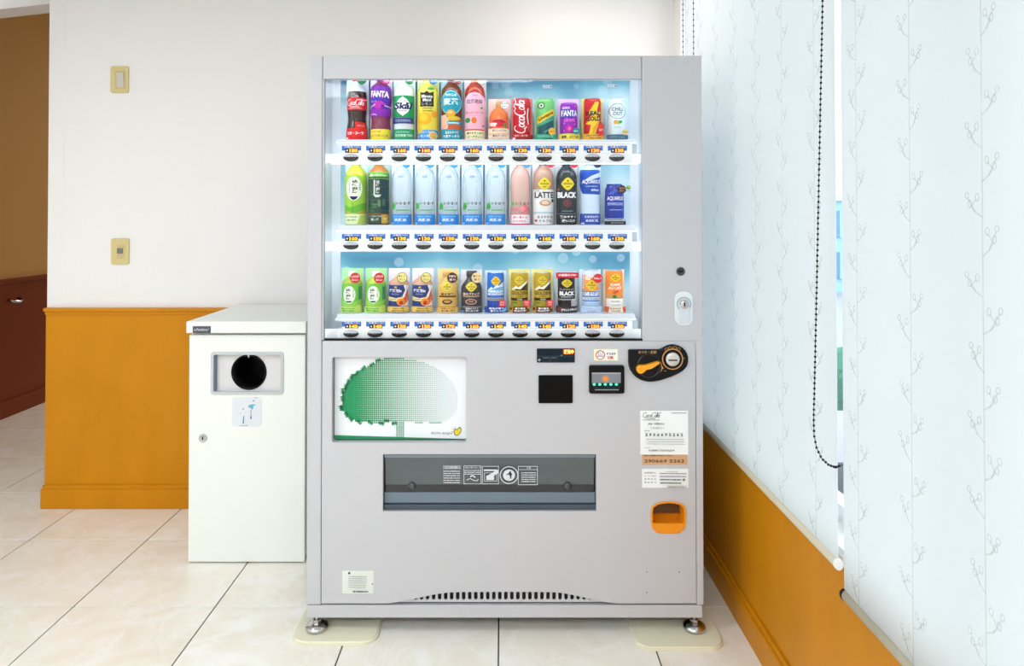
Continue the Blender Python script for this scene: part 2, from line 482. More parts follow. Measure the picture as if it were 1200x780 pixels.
# corridor wainscot, same wood with the corridor's shade put into its colour
wood_dim = mat('honey_wood_dim', (122, 50, 14), 0.4, spec=0.2, var=0.12, vscale=5, stretch=(1, 1, 0.5))
tr2 = thing('trim_2', (XL, 4.5, 0)); tag(tr2, kind='structure')
zl = 1.31 - 72 * 4.46 / F
MB().box(XL, XL + 0.012, 3.25, YE - 0.06, 0, zl - 0.02).build('wainscot_panel', wood_dim, tr2)
MB().box(XL, XL + 0.03, 3.25, YE - 0.06, zl - 0.03, zl, 0.004).build('chair_rail', wood_dim, tr2)
MB().box(XL, XL + 0.026, 3.25, YE - 0.06, 0, 0.11, 0.003).build('baseboard', wood_dim, tr2)
hx = XL
hY = 4.55
hz = 1.31 - 97 * hY / F
MB().tube([(hx + 0.012, hY - 0.05, hz + .012), (hx + 0.045, hY - 0.045, hz), (hx + 0.055, hY, hz - 0.006), (hx + 0.045, hY + 0.045, hz), (hx + 0.012, hY + 0.05, hz + .012)], 0.009).build('handle', chrome, tr2, True)

# right wall with window opening
WZ0, WZ1, WY0, WY1 = 0.53, 2.36, 0.15, 2.98
wr = MB()
wr.box(XR, XR + 0.12, YB, YW + 0.14, -0.004, WZ0).box(XR, XR + 0.12, YB, YW + 0.14, WZ1, CEIL)
wr.box(XR, XR + 0.12, YB, WY0, WZ0, WZ1).box(XR, XR + 0.12, WY1, YW + 0.14, WZ0, WZ1)
tag(wr.build('wall_right', wallpaper), kind='structure')
tr3 = thing('trim_3', (XR, 1.5, 0)); tag(tr3, kind='structure')
MB().box(XR - 0.008, XR, YB, YW - 0.011, 0, WZ0 - 0.012).build('wainscot_panel', wood, tr3)
MB().box(XR - 0.024, XR - 0.008, YB, YW - 0.027, 0, 0.088, 0.003).box(XR - 0.017, XR - 0.008, YB, YW - 0.027, 0.086, 0.104, 0.003).build('baseboard_right', wood, tr3)
win = thing('window_1', (XR + 0.06, 1.5, WZ0)); tag(win, kind='structure')
alu = mat('window_frame', (225, 228, 230), 0.4)
MB().box(XR + 0.005, XR + 0.12, WY0, WY1, WZ0 - 0.01, WZ0 + 0.012).build('window_sill', WHITE, win)
fr = MB()
fr.box(XR + 0.07, XR + 0.11, WY0, WY1, WZ0 + 0.012, WZ0 + 0.055).box(XR + 0.07, XR + 0.11, WY0, WY1, WZ1 - 0.04, WZ1)
fr.box(XR + 0.07, XR + 0.11, WY0, WY0 + 0.04, WZ0, WZ1).box(XR + 0.07, XR + 0.11, WY1 - 0.04, WY1, WZ0, WZ1).box(XR + 0.07, XR + 0.11, 1.08, 1.13, WZ0, WZ1)
fr.build('window_frame', alu, win)
for a, b in ((WY0 + 0.04, 1.08), (1.13, WY1 - 0.04)):
    MB().box(XR + 0.087, XR + 0.092, a, b, WZ0 + 0.055, WZ1 - 0.04).build('window_pane', glass, win)

# ------------------------------------------------------------------ outside: street, hedge, building, parked car
GZ = -1.75
tag(MB().box(XR + 0.2, 40, -12, 60, GZ - 0.1, GZ).build('street_ground', mat('asphalt', (150, 154, 160), 0.9, var=0.1, vscale=2)), kind='structure')
bl = thing('apartment_building', (16, 30, GZ), 'pale blue building across the street seen through the gap between blinds', 'building')
pb = mat('pale_blue_wall', (150, 200, 215), 0.8, var=0.05); gl2 = mat('far_glass', (90, 140, 175), 0.2)
MB().box(10, 24, 28, 38, GZ, 2.0).build('wall', pb, bl)
MB().box(9.8, 24.2, 27.8, 38.2, 2.0, 2.25).build('roof', mat('roof_grey', (190, 200, 205), 0.7), bl)
for k in range(5):
    for z in (-1.2, 0.5):
        wn = MB().box(10.6 + k * 2.6, 12.0 + k * 2.6, 27.93, 28.05, z, z + 1.1).build('window', gl2, bl)
        MB().box(11.25 + k * 2.6, 11.35 + k * 2.6, 27.9, 28.04, z, z + 1.1).build('mullion', pb, wn)
hg = MB(); R = random.Random(3)
for k in range(60):
    hg.ball((3.6 + R.random() * 3.2, 8.4 + R.random() * 1.0, GZ + 0.2 + R.random() * 0.9), 0.28 + 0.12 * R.random(), 7, 5)
tag(hg.build('hedge', mat('hedge_green', (52, 120, 96), 0.9, var=0.3, vscale=14)), 'green clipped hedge beyond the parked car outside', 'hedge')
car = thing('parked_car', (2.9, 5.2, GZ), 'dark blue car parked outside, seen in the gap between blinds', 'car')
cp = mat('car_paint', (40, 62, 110), 0.2, coat=0.6); cg = mat('car_glass', (30, 40, 52), 0.08)
body = [(3.3, .25), (3.25, .55), (3.35, .72), (4.2, .85), (4.85, 1.3), (6.1, 1.34), (6.75, .92), (7.15, .85), (7.25, .5), (7.2, .25)]
MB().prism([(y, GZ + z) for y, z in body], 2.1, 3.75, axis='x', bev=0.06).build('body', cp, car)
for xx in (2.085, 3.765):
    MB().prism([(y, GZ + z) for y, z in ((4.45, .92), (4.92, 1.24), (6.05, 1.27), (6.5, .95))], xx - 0.012, xx + 0.012, axis='x').build('side_window', cg, car)
    for yy in (4.0, 6.5):
        wh = MB().lathe((xx, yy, GZ + .31), [(-.09, .28), (-.08, .31), (.08, .31), (.09, .28)], 20, 'x').build('wheel', black, car, True)
        MB().lathe((xx, yy, GZ + .31), [(-.1, .17), (.1, .17)], 16, 'x').build('hub', chrome, wh)
MB().prism([(4.22, GZ + .88), (4.86, GZ + 1.31), (4.84, GZ + 1.33), (4.2, GZ + .9)], 2.2, 3.65, axis='x').build('windscreen', cg, car)

# ------------------------------------------------------------------ ceiling lamps (behind and above the viewer), plus two added fill lamps
for i, (x, y, sx, sy, pw) in enumerate(LAMPS):
    lab = ['square white ceiling lamp in front of the white bin', 'long white ceiling lamp behind the viewer near the window wall', 'long white ceiling lamp behind the viewer on the left side', 'small square added fill lamp above the top of the vending machine', 'square added fill lamp far down the passage'][i]
    CZ = CEIL if y < 3 else CEIL2
    L = thing('ceiling_lamp', (x, y, CZ), lab, 'lamp', 'ceiling lamps of the room')
    MB().box(x - sx / 2 - .03, x + sx / 2 + .03, y - sy / 2 - .03, y + sy / 2 + .03, CZ - .035, CZ, 0.004).build('housing', WHITE, L)
    MB().box(x - sx / 2, x + sx / 2, y - sy / 2, y + sy / 2, CZ - .042, CZ - .034, 0.002).build('diffuser', mat('lamp_diffuser', (255, 252, 245), 0.5, emit=(246, 250, 255), estr=6.0), L)
    ld = bpy.data.lights.new('lamp_light', 'AREA'); ld.shape = 'RECTANGLE'; ld.size = sx; ld.size_y = sy; ld.energy = pw; ld.color = (0.85, 0.925, 1.0) if i < 3 else (1.0, 0.86, 0.68)
    lo = bpy.data.objects.new('lamp_light', ld); COL.objects.link(lo); lo.parent = L; lo.location = (0, 0, -0.05)

# ------------------------------------------------------------------ vending machine
YF = 2.155


def fx(px): return P(px, 395, YF).x


def fz(py): return P(590, py, YF).z


X0, X1 = fx(360), fx(823.5); ZT, ZB = fz(65), fz(724)
DX0, DX1, DZ0, DZ1 = fx(379), fx(756), fz(398), fz(92.5)   # display opening
YBK = 2.338                                                # back of the display
vm = thing('vending_machine', ((X0 + X1) / 2, 2.55, 0), 'tall light grey drinks vending machine with lit display of bottles and cans', 'vending machine')
MB().box(X0, X1, YBK + 0.015, 2.97, ZB + 0.01, ZT - 0.002, 0.004).build('cabinet', steel, vm)
zj = fz(708.5); xs = fx(377.3); xr2 = fx(815)
MB().box(X0, xs - 0.0012, YF, YF + 0.022, zj, ZT, 0.004).box(X0 + 0.001, X0 + 0.018, YF + 0.015, YBK + 0.012, zj, ZT - 0.001).build('left_post', steel, vm)
hdr = MB().box(xs, fx(752.6), YF, YF + 0.022, DZ1, ZT, 0.003).box(xs, fx(752.6), YF + 0.015, YBK + 0.012, ZT - 0.029, ZT - 0.001).build('header', steel, vm)
rc = MB().box(fx(753.2), X1, YF, YF + 0.022, DZ0 - 0.004, ZT, 0.003).box(fx(814), X1 - 0.001, YF + 0.015, YBK + 0.012, zj, ZT - 0.001).box(xr2 + 0.0015, X1, YF, YF + 0.03, zj, DZ0 - 0.0035, 0.002).box(fx(803), xr2 + 0.003, YF + 0.0035, YF + 0.02, DZ0 - 0.04, DZ0 - 0.002).build('right_column', steel, vm)
MB().box(xs, DX0 + 0.0, YF + 0.0005, YF + 0.02, DZ0, DZ1, 0.001).build('window_jamb', steel, vm)

# lower door panel with its openings
def arch():
    pts = [(724, 707), (712, 706), (699, 703.6), (683, 699.8), (667, 696.2), (654, 694.2), (640, 693.6), (590, 693.2), (540, 693.6), (525, 694.2), (510, 696.4), (495, 699.6), (478, 703), (466, 705.6), (456, 707)]
    return [(fx(a), fz(b)) for a, b in pts]


xl, zt, zb2 = xs + 0.0005, fz(399.5), fz(707)
rc_ = 0.028
pan = [(xl, zb2)] + [(p[0], p[1]) for p in arch()[::-1]] + [(xr2, zb2)]
pan += [(xr2 - rc_ + rc_ * math.cos(math.radians(a)), zt - rc_ + rc_ * math.sin(math.radians(a))) for a in range(0, 91, 15)] + [(xl, zt)]
lp = link('lower_panel', MB().prism(pan, YF, YF + 0.024, bev=0.002).mesh('lower_panel'), steel)
c = MB().prism(rr(fx(389), fx(547), fz(518.5), fz(418), 0.010), YF - 0.02, YF + 0.06)
c.prism(rr(fx(449), fx(698.5), fz(599), fz(532), 0.004), YF - 0.02, YF + 0.06)
co = [(762, 599), (763, 593), (768, 589.5), (775, 587.6), (783, 587), (791, 587.6), (798, 589.5), (802, 593), (803, 599), (803, 612), (801, 619), (796, 623.5), (790, 624.5), (775, 624.5), (769, 623.5), (764, 619), (762, 612)]
c.prism([(fx(a), fz(b)) for a, b in co], YF - 0.02, YF + 0.06)
cut(lp, c.mesh())
lp.data.transform(__import__('mathutils').Matrix.Translation(-org(vm))); lp.parent = vm; ORG[lp.name] = org(vm)
# dark gaps behind the seams
MB().box(X0 + 0.006, X1 - 0.006, YF + 0.026, YF + 0.03, ZB + 0.004, fz(400.5)).build('door_lining', seam_m, vm)
lin_o = bpy.data.objects['door_lining']
mm = MB().box(fx(389.5), fx(546.5), YF, YF + .2, fz(518), fz(418.5)).box(fx(449.5), fx(698), YF, YF + .2, fz(598.5), fz(532.5)).box(fx(764), fx(801), YF, YF + .2, fz(623), fz(589)).mesh()
cut(lin_o, mm)

# vent grille behind the arch
gz0, gz1 = fz(706.6), fz(691)
gm = MB().box(fx(470), fx(712), YF + 0.008, YF + 0.012, gz0, gz1).mesh()
gr_o = link('vent_grille', gm, steel)
cm = MB()
for k in range(32):
    cx = fx(480 + k * 7.05)
    cm.prism(rr(cx - 0.0056, cx + 0.0056, fz(704.2), fz(694.6), 0.0054, 4), YF - 0.01, YF + 0.03)
cut(gr_o, cm.mesh())
gr_o.data.transform(__import__('mathutils').Matrix.Translation(-org(vm))); gr_o.parent = vm; ORG[gr_o.name] = org(vm)
MB().box(X0 + 0.001, fx(822.3), YF + 0.001, YF + 0.04, ZB, fz(709.3), 0.003).build('kick_plate', steel, vm)
MB().box(X0 + 0.004, X1 - 0.004, YF + 0.041, 2.4, ZB + 0.002, ZB + 0.012).build('base_frame', seam_m, vm)

# feet
for fxp in (371.5, 813.5):
    b = G(fxp, 735, 0.014); fo = MB().lathe((b.x, b.y, 0), [(0.0125, 0.034), (0.017, 0.036), (0.024, 0.034), (0.030, 0.022), (0.031, 0.012)], 24).build('foot', chrome, vm, True)
    MB().lathe((b.x, b.y, 0), [(0.03, 0.0075), (ZB + 0.02, 0.0075)], 12).build('bolt', chrome, fo, True)
    MB().lathe((b.x, b.y, 0), [(0.031, 0.013), (0.042, 0.013)], 6).build('nut', chrome, fo)
for x in (X0 + 0.05, X1 - 0.05):
    MB().lathe((x, 2.88, 0), [(0.0, 0.035), (0.02, 0.035), (0.03, 0.01), (ZB + 0.02, 0.01)], 20).build('foot', chrome, vm, True)

# ---- display cavity
CX0, CX1 = DX0 - 0.02, DX1 + 0.018; CZ1 = DZ1 + 0.036; CZ0 = DZ0 - 0.01
cav = MB()
cav.box(CX0 - 0.004, CX0, YF + 0.022, YBK, CZ0, CZ1).box(CX1, CX1 + 0.004, YF + 0.022, YBK, CZ0, CZ1)
cav.box(CX0, CX1, YF + 0.022, YBK, CZ1, CZ1 + 0.004).box(CX0, CX1, YF + 0.022, YBK, CZ0 - 0.004, CZ0).box(CX0 - 0.004, CX1 + 0.004, YBK, YBK + 0.004, CZ0 - 0.004, CZ1 + 0.004)
cav.build('display_box', steel_in, vm)
MB().box(DX0 + 0.001, DX1 - 0.001, YF + 0.010, YF + 0.013, DZ0 + 0.001, DZ1 - 0.001).build('display_glass', glass, vm)
MB().box(DX0, DX1, YF + 0.006, YF + 0.02, DZ0 - 0.003, DZ0 + 0.002).build('glass_gasket', black, vm)
tube_m = mat('display_tube', (255, 255, 255), 0.5, emit=(228, 244, 255), estr=10.5)
side_m = mat('side_tube', (255, 255, 255), 0.5, emit=(228, 244, 255), estr=5.0)
for x in (CX0 + 0.008, CX1 - 0.008):
    MB().lathe((x, YF + 0.0275, 0), [(CZ0 + 0.02, 0.005), (CZ1 - 0.02, 0.005)], 10).build('display_lamp', side_m, vm)
for zz, yy in ((CZ1 - 0.010, YF + 0.030), (fz(188.5), YF + 0.0555), (fz(291.5), YF + 0.0555)):  # top tube, then two added behind the rails to brighten the lower rows
    MB().lathe((0, yy, zz), [(CX0 + 0.03, 0.005), (CX1 - 0.03, 0.005)], 10, 'x').build('display_lamp', tube_m, vm)


def backdrop_mat(name, z0, z1, light, seed):
    m = bpy.data.materials.new(name); m.use_nodes = True; nt = m.node_tree; b = nt.nodes['Principled BSDF']; b.inputs['Roughness'].default_value = 0.3
    g = nt.nodes.new('ShaderNodeNewGeometry'); sx = nt.nodes.new('ShaderNodeSeparateXYZ'); nt.links.new(g.outputs['Position'], sx.inputs[0])
    mr = nt.nodes.new('ShaderNodeMapRange'); mr.inputs[1].default_value = z0; mr.inputs[2].default_value = z1; nt.links.new(sx.outputs['Z'], mr.inputs[0])
    n = nt.nodes.new('ShaderNodeTexNoise'); n.inputs['Scale'].default_value = 5; n.inputs['Detail'].default_value = 2
    mp = nt.nodes.new('ShaderNodeMapping'); mp.inputs['Location'].default_value = (seed, seed * 2, 0); mp.inputs['Scale'].default_value = (1, 1, 0.6); nt.links.new(g.outputs['Position'], mp.inputs[0]); nt.links.new(mp.outputs[0], n.inputs['Vector'])
    ma = nt.nodes.new('ShaderNodeMath'); ma.operation = 'MULTIPLY_ADD'; ma.inputs[1].default_value = 1.5; ma.inputs[2].default_value = -0.75; nt.links.new(n.outputs['Fac'], ma.inputs[0])
    ad = nt.nodes.new('ShaderNodeMath'); nt.links.new(mr.outputs[0], ad.inputs[0]); nt.links.new(ma.outputs[0], ad.inputs[1])
    r = nt.nodes.new('ShaderNodeValToRGB'); e = r.color_ramp.elements
    e[0].position = 0.0; e[0].color = lin((226, 240, 248)) + (1,); e[1].position = 1.0; e[1].color = lin((60, 138, 170)) + (1,)
    for p, c in ((0.35, (206, 232, 240)), (0.6, (154, 206, 218)), (0.8, (98, 170, 192))):
        q = r.color_ramp.elements.new(p); q.color = lin(c) + (1,)
    nt.links.new(ad.outputs[0], r.inputs[0])
    # soft round light spots of the printed picture
    v = nt.nodes.new('ShaderNodeTexVoronoi'); v.inputs['Scale'].default_value = 17; v.feature = 'F1'; nt.links.new(g.outputs['Position'], v.inputs['Vector'])
    lt = nt.nodes.new('ShaderNodeMath'); lt.operation = 'LESS_THAN'; lt.inputs[1].default_value = 0.3; nt.links.new(v.outputs['Distance'], lt.inputs[0])
    mu = nt.nodes.new('ShaderNodeMath'); mu.operation = 'MULTIPLY'; mu.inputs[1].default_value = light; nt.links.new(lt.outputs[0], mu.inputs[0])
    mx = nt.nodes.new('ShaderNodeMix'); mx.data_type = 'RGBA'; mx.inputs[7].default_value = lin((235, 246, 250)) + (1,)
    nt.links.new(mu.outputs[0], mx.inputs[0]); nt.links.new(r.outputs[0], mx.inputs[6]); nt.links.new(mx.outputs[2], b.inputs['Base Color'])
    return m


YS = YBK - 0.006
ROWS = [dict(base=163.0, s0=163.3, lip0=166.3, lip1=168.6, p0=168.8, p1=180, r0=179.6, r1=191.2, tagy=174.8, by=184.2, back=(94.5, 168)),
        dict(base=263.3, s0=263.6, lip0=269.3, lip1=272.2, p0=272.4, p1=284, r0=282.4, r1=294.6, tagy=278.0, by=287.3, back=(191, 272)),
        dict(base=366.8, s0=367.8, lip0=373.0, lip1=375.4, p0=375.6, p1=387, r0=385.0, r1=396.8, tagy=380.8, by=390.3, back=(295, 376))]
YR = YF + 0.034   # face of the button rails
BTNX = [411.2 + 28.32 * i for i in range(12)]
PRICES = [['180', '180', '160', '160', '160', '160', '160', '130', '130', '130', '130', '130'],
          ['160', '150', '130', '130', '130', '130', '130', '160', '160', '160', '160', '130'],
          ['140', '140', '150', '150', '170', '160', '140', '140', '140', '120', '150', '150']]
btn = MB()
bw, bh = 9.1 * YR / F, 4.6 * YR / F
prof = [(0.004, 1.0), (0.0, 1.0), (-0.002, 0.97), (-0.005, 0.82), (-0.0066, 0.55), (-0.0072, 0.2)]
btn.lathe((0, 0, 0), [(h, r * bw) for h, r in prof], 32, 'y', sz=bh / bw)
btn_me = btn.mesh('button'); btn_me.materials.append(gloss_black); btn_me.materials.append(mat('button_sheen', (186, 192, 198), .2)); btn_me.shade_smooth()
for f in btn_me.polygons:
    if f.center.z > bh * 0.12 and f.center.y < -0.001 and len(f.vertices) < 6: f.material_index = 1  # light grey upper faces stand in for the ceiling's reflection
BLUE, DKB, LED, WH = (36, 110, 205), (34, 30, 34), (255, 150, 40), (255, 255, 255)
for ri, r in enumerate(ROWS):
    a = P(399, r['back'][1], YS); b = P(738, r['back'][0], YS)
    MB().box(a.x, b.x, YS, YS + 0.002, a.z, b.z).build('backdrop_sheet', backdrop_mat('backdrop_%d' % ri, [a.z + 0.1, a.z + 0.02, a.z + 0.10][ri], b.z - [0.01, -0.1, 0.005][ri], [0.15, 0.08, 0.3][ri], [3.1, 8.7, 1.4][ri]), vm)
    YL = YF + 0.044
    L, Rr = P(395, 300, YL).x, P(744, 300, YL).x
    sh = MB().box(L, Rr, YL, YS - 0.001, P(588, r['lip0'], YL).z, P(588, r['s0'], YL).z, 0.001, 1).build('shelf', mat('shelf_grey', (222, 228, 236), 0.25), vm)
    MB().box(L - 0.004, Rr + 0.004, YL - 0.003, YL + 0.02, P(588, r['lip1'], YL).z, P(588, r['lip0'], YL).z, 0.001, 1).build('shelf_lip', rail_m, sh)
    ps = MB().box(P(401, 300, YL).x, P(741, 300, YL).x, YL, YL + 0.004, P(588, r['p1'], YL).z, P(588, r['p0'], YL).z).build('price_strip', rail_m, vm)
    MB().box(P(741, 300, YL).x, P(747, 300, YL).x, YL + 0.002, YL + 0.03, P(588, r['p1'] - 1, YL).z, P(588, r['p0'], YL).z, 0.002).build('strip_end', mat('strip_grey', (176, 184, 192), 0.4), ps)
    for i in range(12):
        x = BTNX[i]; y = r['tagy']; A = Art(True)
        A.rect(x - 10.5, x + 12.0, y - 4.0, y + 1.6, BLUE).text('つめた〜い', x + 1, y - 2.6, 2.4, WH, w=18, bold=0.02)
        A.rect(x - 6.8, x + 8.8, y - 1.2, y + 4.2, DKB).text('¥', x - 4.4, y + 1.5, 2.6, (230, 230, 235), bold=0.03)
        A.text(PRICES[ri][i], x + 3.2, y + 1.5, 4.0, LED, w=9.5, bold=0.045)
        A.flat('price_tag', YL - 0.0004, ps, emit={LED: 2.2})
    rl = MB().box(P(381, 300, YR).x, P(397, 300, YR).x, YR + 0.004, YL + 0.004, P(588, r['r1'] - .3, YR).z, P(588, r['r0'] + .6, YR).z, 0.002)
    rl.box(P(741, 300, YR).x, P(751, 300, YR).x, YR + 0.004, YL + 0.004, P(588, r['r1'] - .3, YR).z, P(588, r['r0'] + .6, YR).z, 0.002)
    rail = rl.box(P(396.5, 300, YR).x, P(741.5, 300, YR).x, YR, YL + 0.006, P(588, r['r1'], YR).z, P(588, r['r0'], YR).z, 0.004, 3).build('button_rail', rail_m, vm)
    for i in range(12):
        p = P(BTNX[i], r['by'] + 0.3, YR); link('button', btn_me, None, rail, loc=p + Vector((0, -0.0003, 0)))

for tx, ty in ((641.5, 101.5), (717, 100.5)):
    Art(True).rect(tx - 6, tx + 6, ty - 2.4, ty + 2.4, (120, 150, 165)).rect(tx - 5.5, tx + 5.5, ty - 1.9, ty + 1.9, (206, 224, 232)).text('AEON', tx - 1.5, ty, 2, (90, 110, 125), w=6).ell(tx + 3.8, ty, 1, 1, (60, 70, 76)).flat('backdrop_tag', YS - 0.003, vm)
Art(True).ell(736.5, 219.5, 2.6, 2.2, (70, 90, 40)).ell(736.8, 219.2, 1.9, 1.5, (190, 200, 60)).rect(733, 740, 223.4, 224, (150, 170, 180)).flat('backdrop_tag', YS - 0.003, vm)

# ---- poster panel
YP = YF + 0.030
poster = MB().box(fx(388), fx(548), YP, YP + 0.004, fz(519.5), fz(417)).build('poster_panel', mat('poster_white', (244, 248, 252), 0.3), vm)
GRN = (0, 150, 92)
A = Art(True).poly([(391, 509.5), (548, 514.2), (548, 519.3), (391, 516.5)], GRN).rect(388, 391, 417, 519, (40, 44, 48))
A.text('ÆON delight', 517.5, 507.6, 3.6, (70, 74, 78), w=26)
A.poly([(532, 508), (531.5, 504.5), (533.5, 502), (536, 502.5), (537.5, 500.5), (540, 500), (541, 503), (540, 507), (537, 510), (534, 510.3)], (60, 60, 40))
A.poly([(532.8, 507.6), (532.4, 504.8), (534, 503), (536.3, 503.4), (538, 501.4), (539.6, 501), (540.2, 503.2), (539.3, 506.6), (536.7, 509.2), (534.2, 509.4)], (240, 215, 40))
for a, b in (((529.5, 505), (530.6, 506)), ((530.6, 501.5), (531.6, 503)), ((533.2, 499.8), (533.6, 501.2))): A.stroke([a, b], 0.6, (60, 60, 40))
A.flat('poster_print', YP - 0.0003, poster)
crown = [(399.5, 478), (401, 467), (401.5, 458), (405, 453), (408, 447), (412, 441), (418, 437), (426, 431), (436, 427), (443, 422), (452, 419.3), (466, 418.6), (478, 420.5), (490, 423), (500, 425.5), (510, 430), (519, 436), (527, 443), (533, 452), (536.5, 463), (537, 474), (534, 484), (527, 490.5), (517, 495), (507, 496), (499, 494), (490, 497.5), (484, 494), (475, 494.5), (462, 496), (453, 492.8), (447, 496), (434, 495), (421, 494.5), (411, 491), (406, 486)]


def inside(x, y, poly):
    r = False
    for i in range(len(poly)):
        (x1, y1), (x2, y2) = poly[i], poly[i - 1]
        if (y1 > y) != (y2 > y) and x < (x2 - x1) * (y - y1) / (y2 - y1) + x1: r = not r
    return r


A = Art(True); p = 2.42
for i in range(60):
    for j in range(40):
        x, y = 400 + i * p, 420 + j * p
        if inside(x, y, crown) or (463.5 < x < 473.5 and 494 < y < 512):
            t = (x - 400) / 137; q = p * (1.07 - 0.76 * t) / 2 if y < 495 else p * 0.36
            if q * 2 > 0.3: A.rect(x - q, x + q, y - q, y + q, GRN if t < 0.62 else (70, 150, 120))
for i in range(len(crown)):
    x, y = crown[i]
    if x < 452 or (x < 470 and y > 480):
        cx, cy = 455, 460; d = math.hypot(x - cx, y - cy); ux, uy = (x - cx) / d, (y - cy) / d
        for k in (-1.8, 0, 1.8):
            bx, by = x - uy * k * 1.2, y + ux * k * 1.2
            A.poly([(bx - uy * 1.3, by + ux * 1.3), (bx + ux * 3, by + uy * 3), (bx + uy * 1.3, by - ux * 1.3), (bx - ux * 3, by - uy * 3)], GRN)
tag(A.flat('tree_dots', YP - 0.0006, poster, eps=0.0), 'green halftone tree', kind='stuff')
MB().prism(rr(fx(389), fx(547), fz(518.5), fz(418), 0.010), YF + 0.012, YF + 0.014).build('poster_cover', glass, vm)

# ---- delivery slot with its flap
dk = mat('chute_dark', (38, 42, 46), 0.5)
x0, x1, z0, z1 = fx(449.5), fx(698), fz(598.5), fz(532.5)
MB().box(x0 - .003, x0, YF + .02, YF + .11, z0, z1).box(x1, x1 + .003, YF + .02, YF + .11, z0, z1).box(x0, x1, YF + .02, YF + .11, z1, z1 + .003).box(x0, x1, YF + .02, YF + .11, z0 - .003, z0).box(x0, x1, YF + .107, YF + .11, z0, z1).build('delivery_chute', dk, vm)
lip = mat('chute_blue_grey', (108, 124, 138), 0.35)
MB().box(x0, x1, YF + .016, YF + .06, fz(592), fz(579), 0.003).build('chute_lip', lip, vm)
MB().box(x0, x1, YF + .010, YF + .05, fz(598.5), fz(592.5), 0.001).build('chute_sill', mat('chute_sill', (66, 78, 90), 0.4), vm)
smoke = mat('smoked_acrylic', (74, 84, 88), 0.04, coat=1.0)
flap = MB().prism([(YF + .009, fz(534)), (YF + .013, fz(534)), (YF + .026, fz(578)), (YF + .022, fz(578))], x0 + .004, x1 - .004, axis='x').build('delivery_flap', smoke, vm)
MB().box(x0 + .002, x1 - .002, YF + .004, YF + .016, fz(536.8), fz(532.8), 0.002).build('hinge_bar', mat('hinge_grey', (120, 130, 138), 0.3), flap)
MB().box(x0 + .004, x1 - .004, YF + .018, YF + .024, fz(578.5), fz(570.5), 0.001).build('flap_edge', mat('flap_dark', (46, 46, 48), 0.15), flap)
for px in (482.5, 665.5):
    q = P(px, 569.5, YF + .016); b_ = MB().lathe((q.x, q.y, q.z), [(0.008, .0125), (-.002, .0125), (-.005, .010), (-.006, .004)], 20, 'y').build('bumper', mat('bumper', (60, 66, 70), 0.1), flap, True)
A = Art(True); LG = (222, 226, 230)
A.rect(519, 540, 545, 549.5, (150, 156, 160)).text('ご注意', 529, 547.2, 3, LG, w=14).lines(519.5, 539, 552, 6, 2.7, 1.2, LG, 5)
A.text('商品の取り出し方', 554, 547, 2.6, LG, w=18).lines(544.5, 563, 550.5, 3, 2.2, 1.0, LG, 6).frame(543.5, 564, 544.5, 567, .5, LG)
A.stroke([(547, 562), (551, 560), (555, 562.5), (559, 563), (560.5, 561)], .9, LG).stroke([(551, 558), (554, 556.5), (557, 559)], 1.6, LG)
A.frame(565, 584.5, 545, 567, .6, LG).rect(567, 582.5, 549, 551, LG).frame(567.5, 582.5, 553, 563.5, .5, LG).poly([(570, 562), (570, 557), (574, 555), (580, 551), (584, 549.5), (584, 553.5), (579, 556.5), (579, 562)], LG)
A.ring(596.5, 556, 10.8, 10.8, 1.0, LG, 32).ell(596.5, 556, 7.0, 7.0, LG, 28)
A.poly([(597, 551.5), (598.5, 551), (599, 553), (600.5, 555.5), (599.5, 556), (599, 560.5), (597.8, 560.5), (597.5, 557), (596, 555), (593.5, 556), (593.3, 555.2), (596, 553.5)], (50, 54, 58))
A.frame(607, 630, 545, 568, .6, LG).rect(607, 630, 549, 549.5, LG).text('注意', 619.5, 547, 2.6, LG).lines(611, 628, 553, 5, 2.6, 1.1, LG, 9)


def flapmap(u, v, off):
    q = P(u, -v, YF + .013); t = (fz(534) - q.z) / (fz(534) - fz(578)); y = YF + .009 + .013 * t - .0006 - off
    return Vector((q.x, y, q.z))


link('flap_print', A.mesh('flap_print', flapmap, maxlen=4, eps=0.00005), None, flap)

# ---- coin return cup
cup = MB()
cin = [(fx(a), fz(b)) for a, b in co]
cxm, czm = sum(p[0] for p in cin) / len(cin), sum(p[1] for p in cin) / len(cin)
ringp = [((x - cxm) * .9 + cxm, (z - czm) * .9 + czm) for x, z in cin]
n = len(cin); bm = cup.bm
o1 = [bm.verts.new((x, YF - .003, z)) for x, z in cin]; i1 = [bm.verts.new((x, YF - .003, z)) for x, z in ringp]
o2 = [bm.verts.new((x, YF + .03, z)) for x, z in cin]; i2 = [bm.verts.new(((x - cxm) * .88 + cxm, YF + .055, (z - czm) * .88 + czm)) for x, z in ringp]
fs = []
for k in range(n):
    j = (k + 1) % n
    fs += [bm.faces.new((o1[k], o1[j], i1[j], i1[k])), bm.faces.new((o1[k], o2[k], o2[j], o1[j])), bm.faces.new((i1[k], i1[j], i2[j], i2[k]))]
fs.append(bm.faces.new(i2))
bmesh.ops.recalc_face_normals(bm, faces=fs)
cr = cup.build('coin_return', orange, vm)
zl_ = fz(612.5)
lipp = [(fx(a), fz(b)) for a, b in ((763.5, 612.5), (764.5, 618), (769.5, 622.5), (775, 623.5), (790, 623.5), (795.5, 622.5), (800.5, 618), (801.5, 612.5))]
MB().prism(lipp, YF - .005, YF + .004, bev=.001).build('cup_lip', orange, cr)
MB().prism([(fx(a), fz(b)) for a, b in ((765.5, 606.5), (766.5, 597), (771, 592.6), (777, 591.2), (789, 591.2), (794.5, 592.6), (798.6, 597), (799.6, 606.5))], YF + .036, YF + .040).build('cup_flap', mat('cup_flap', (92, 56, 18), 0.15), cr)

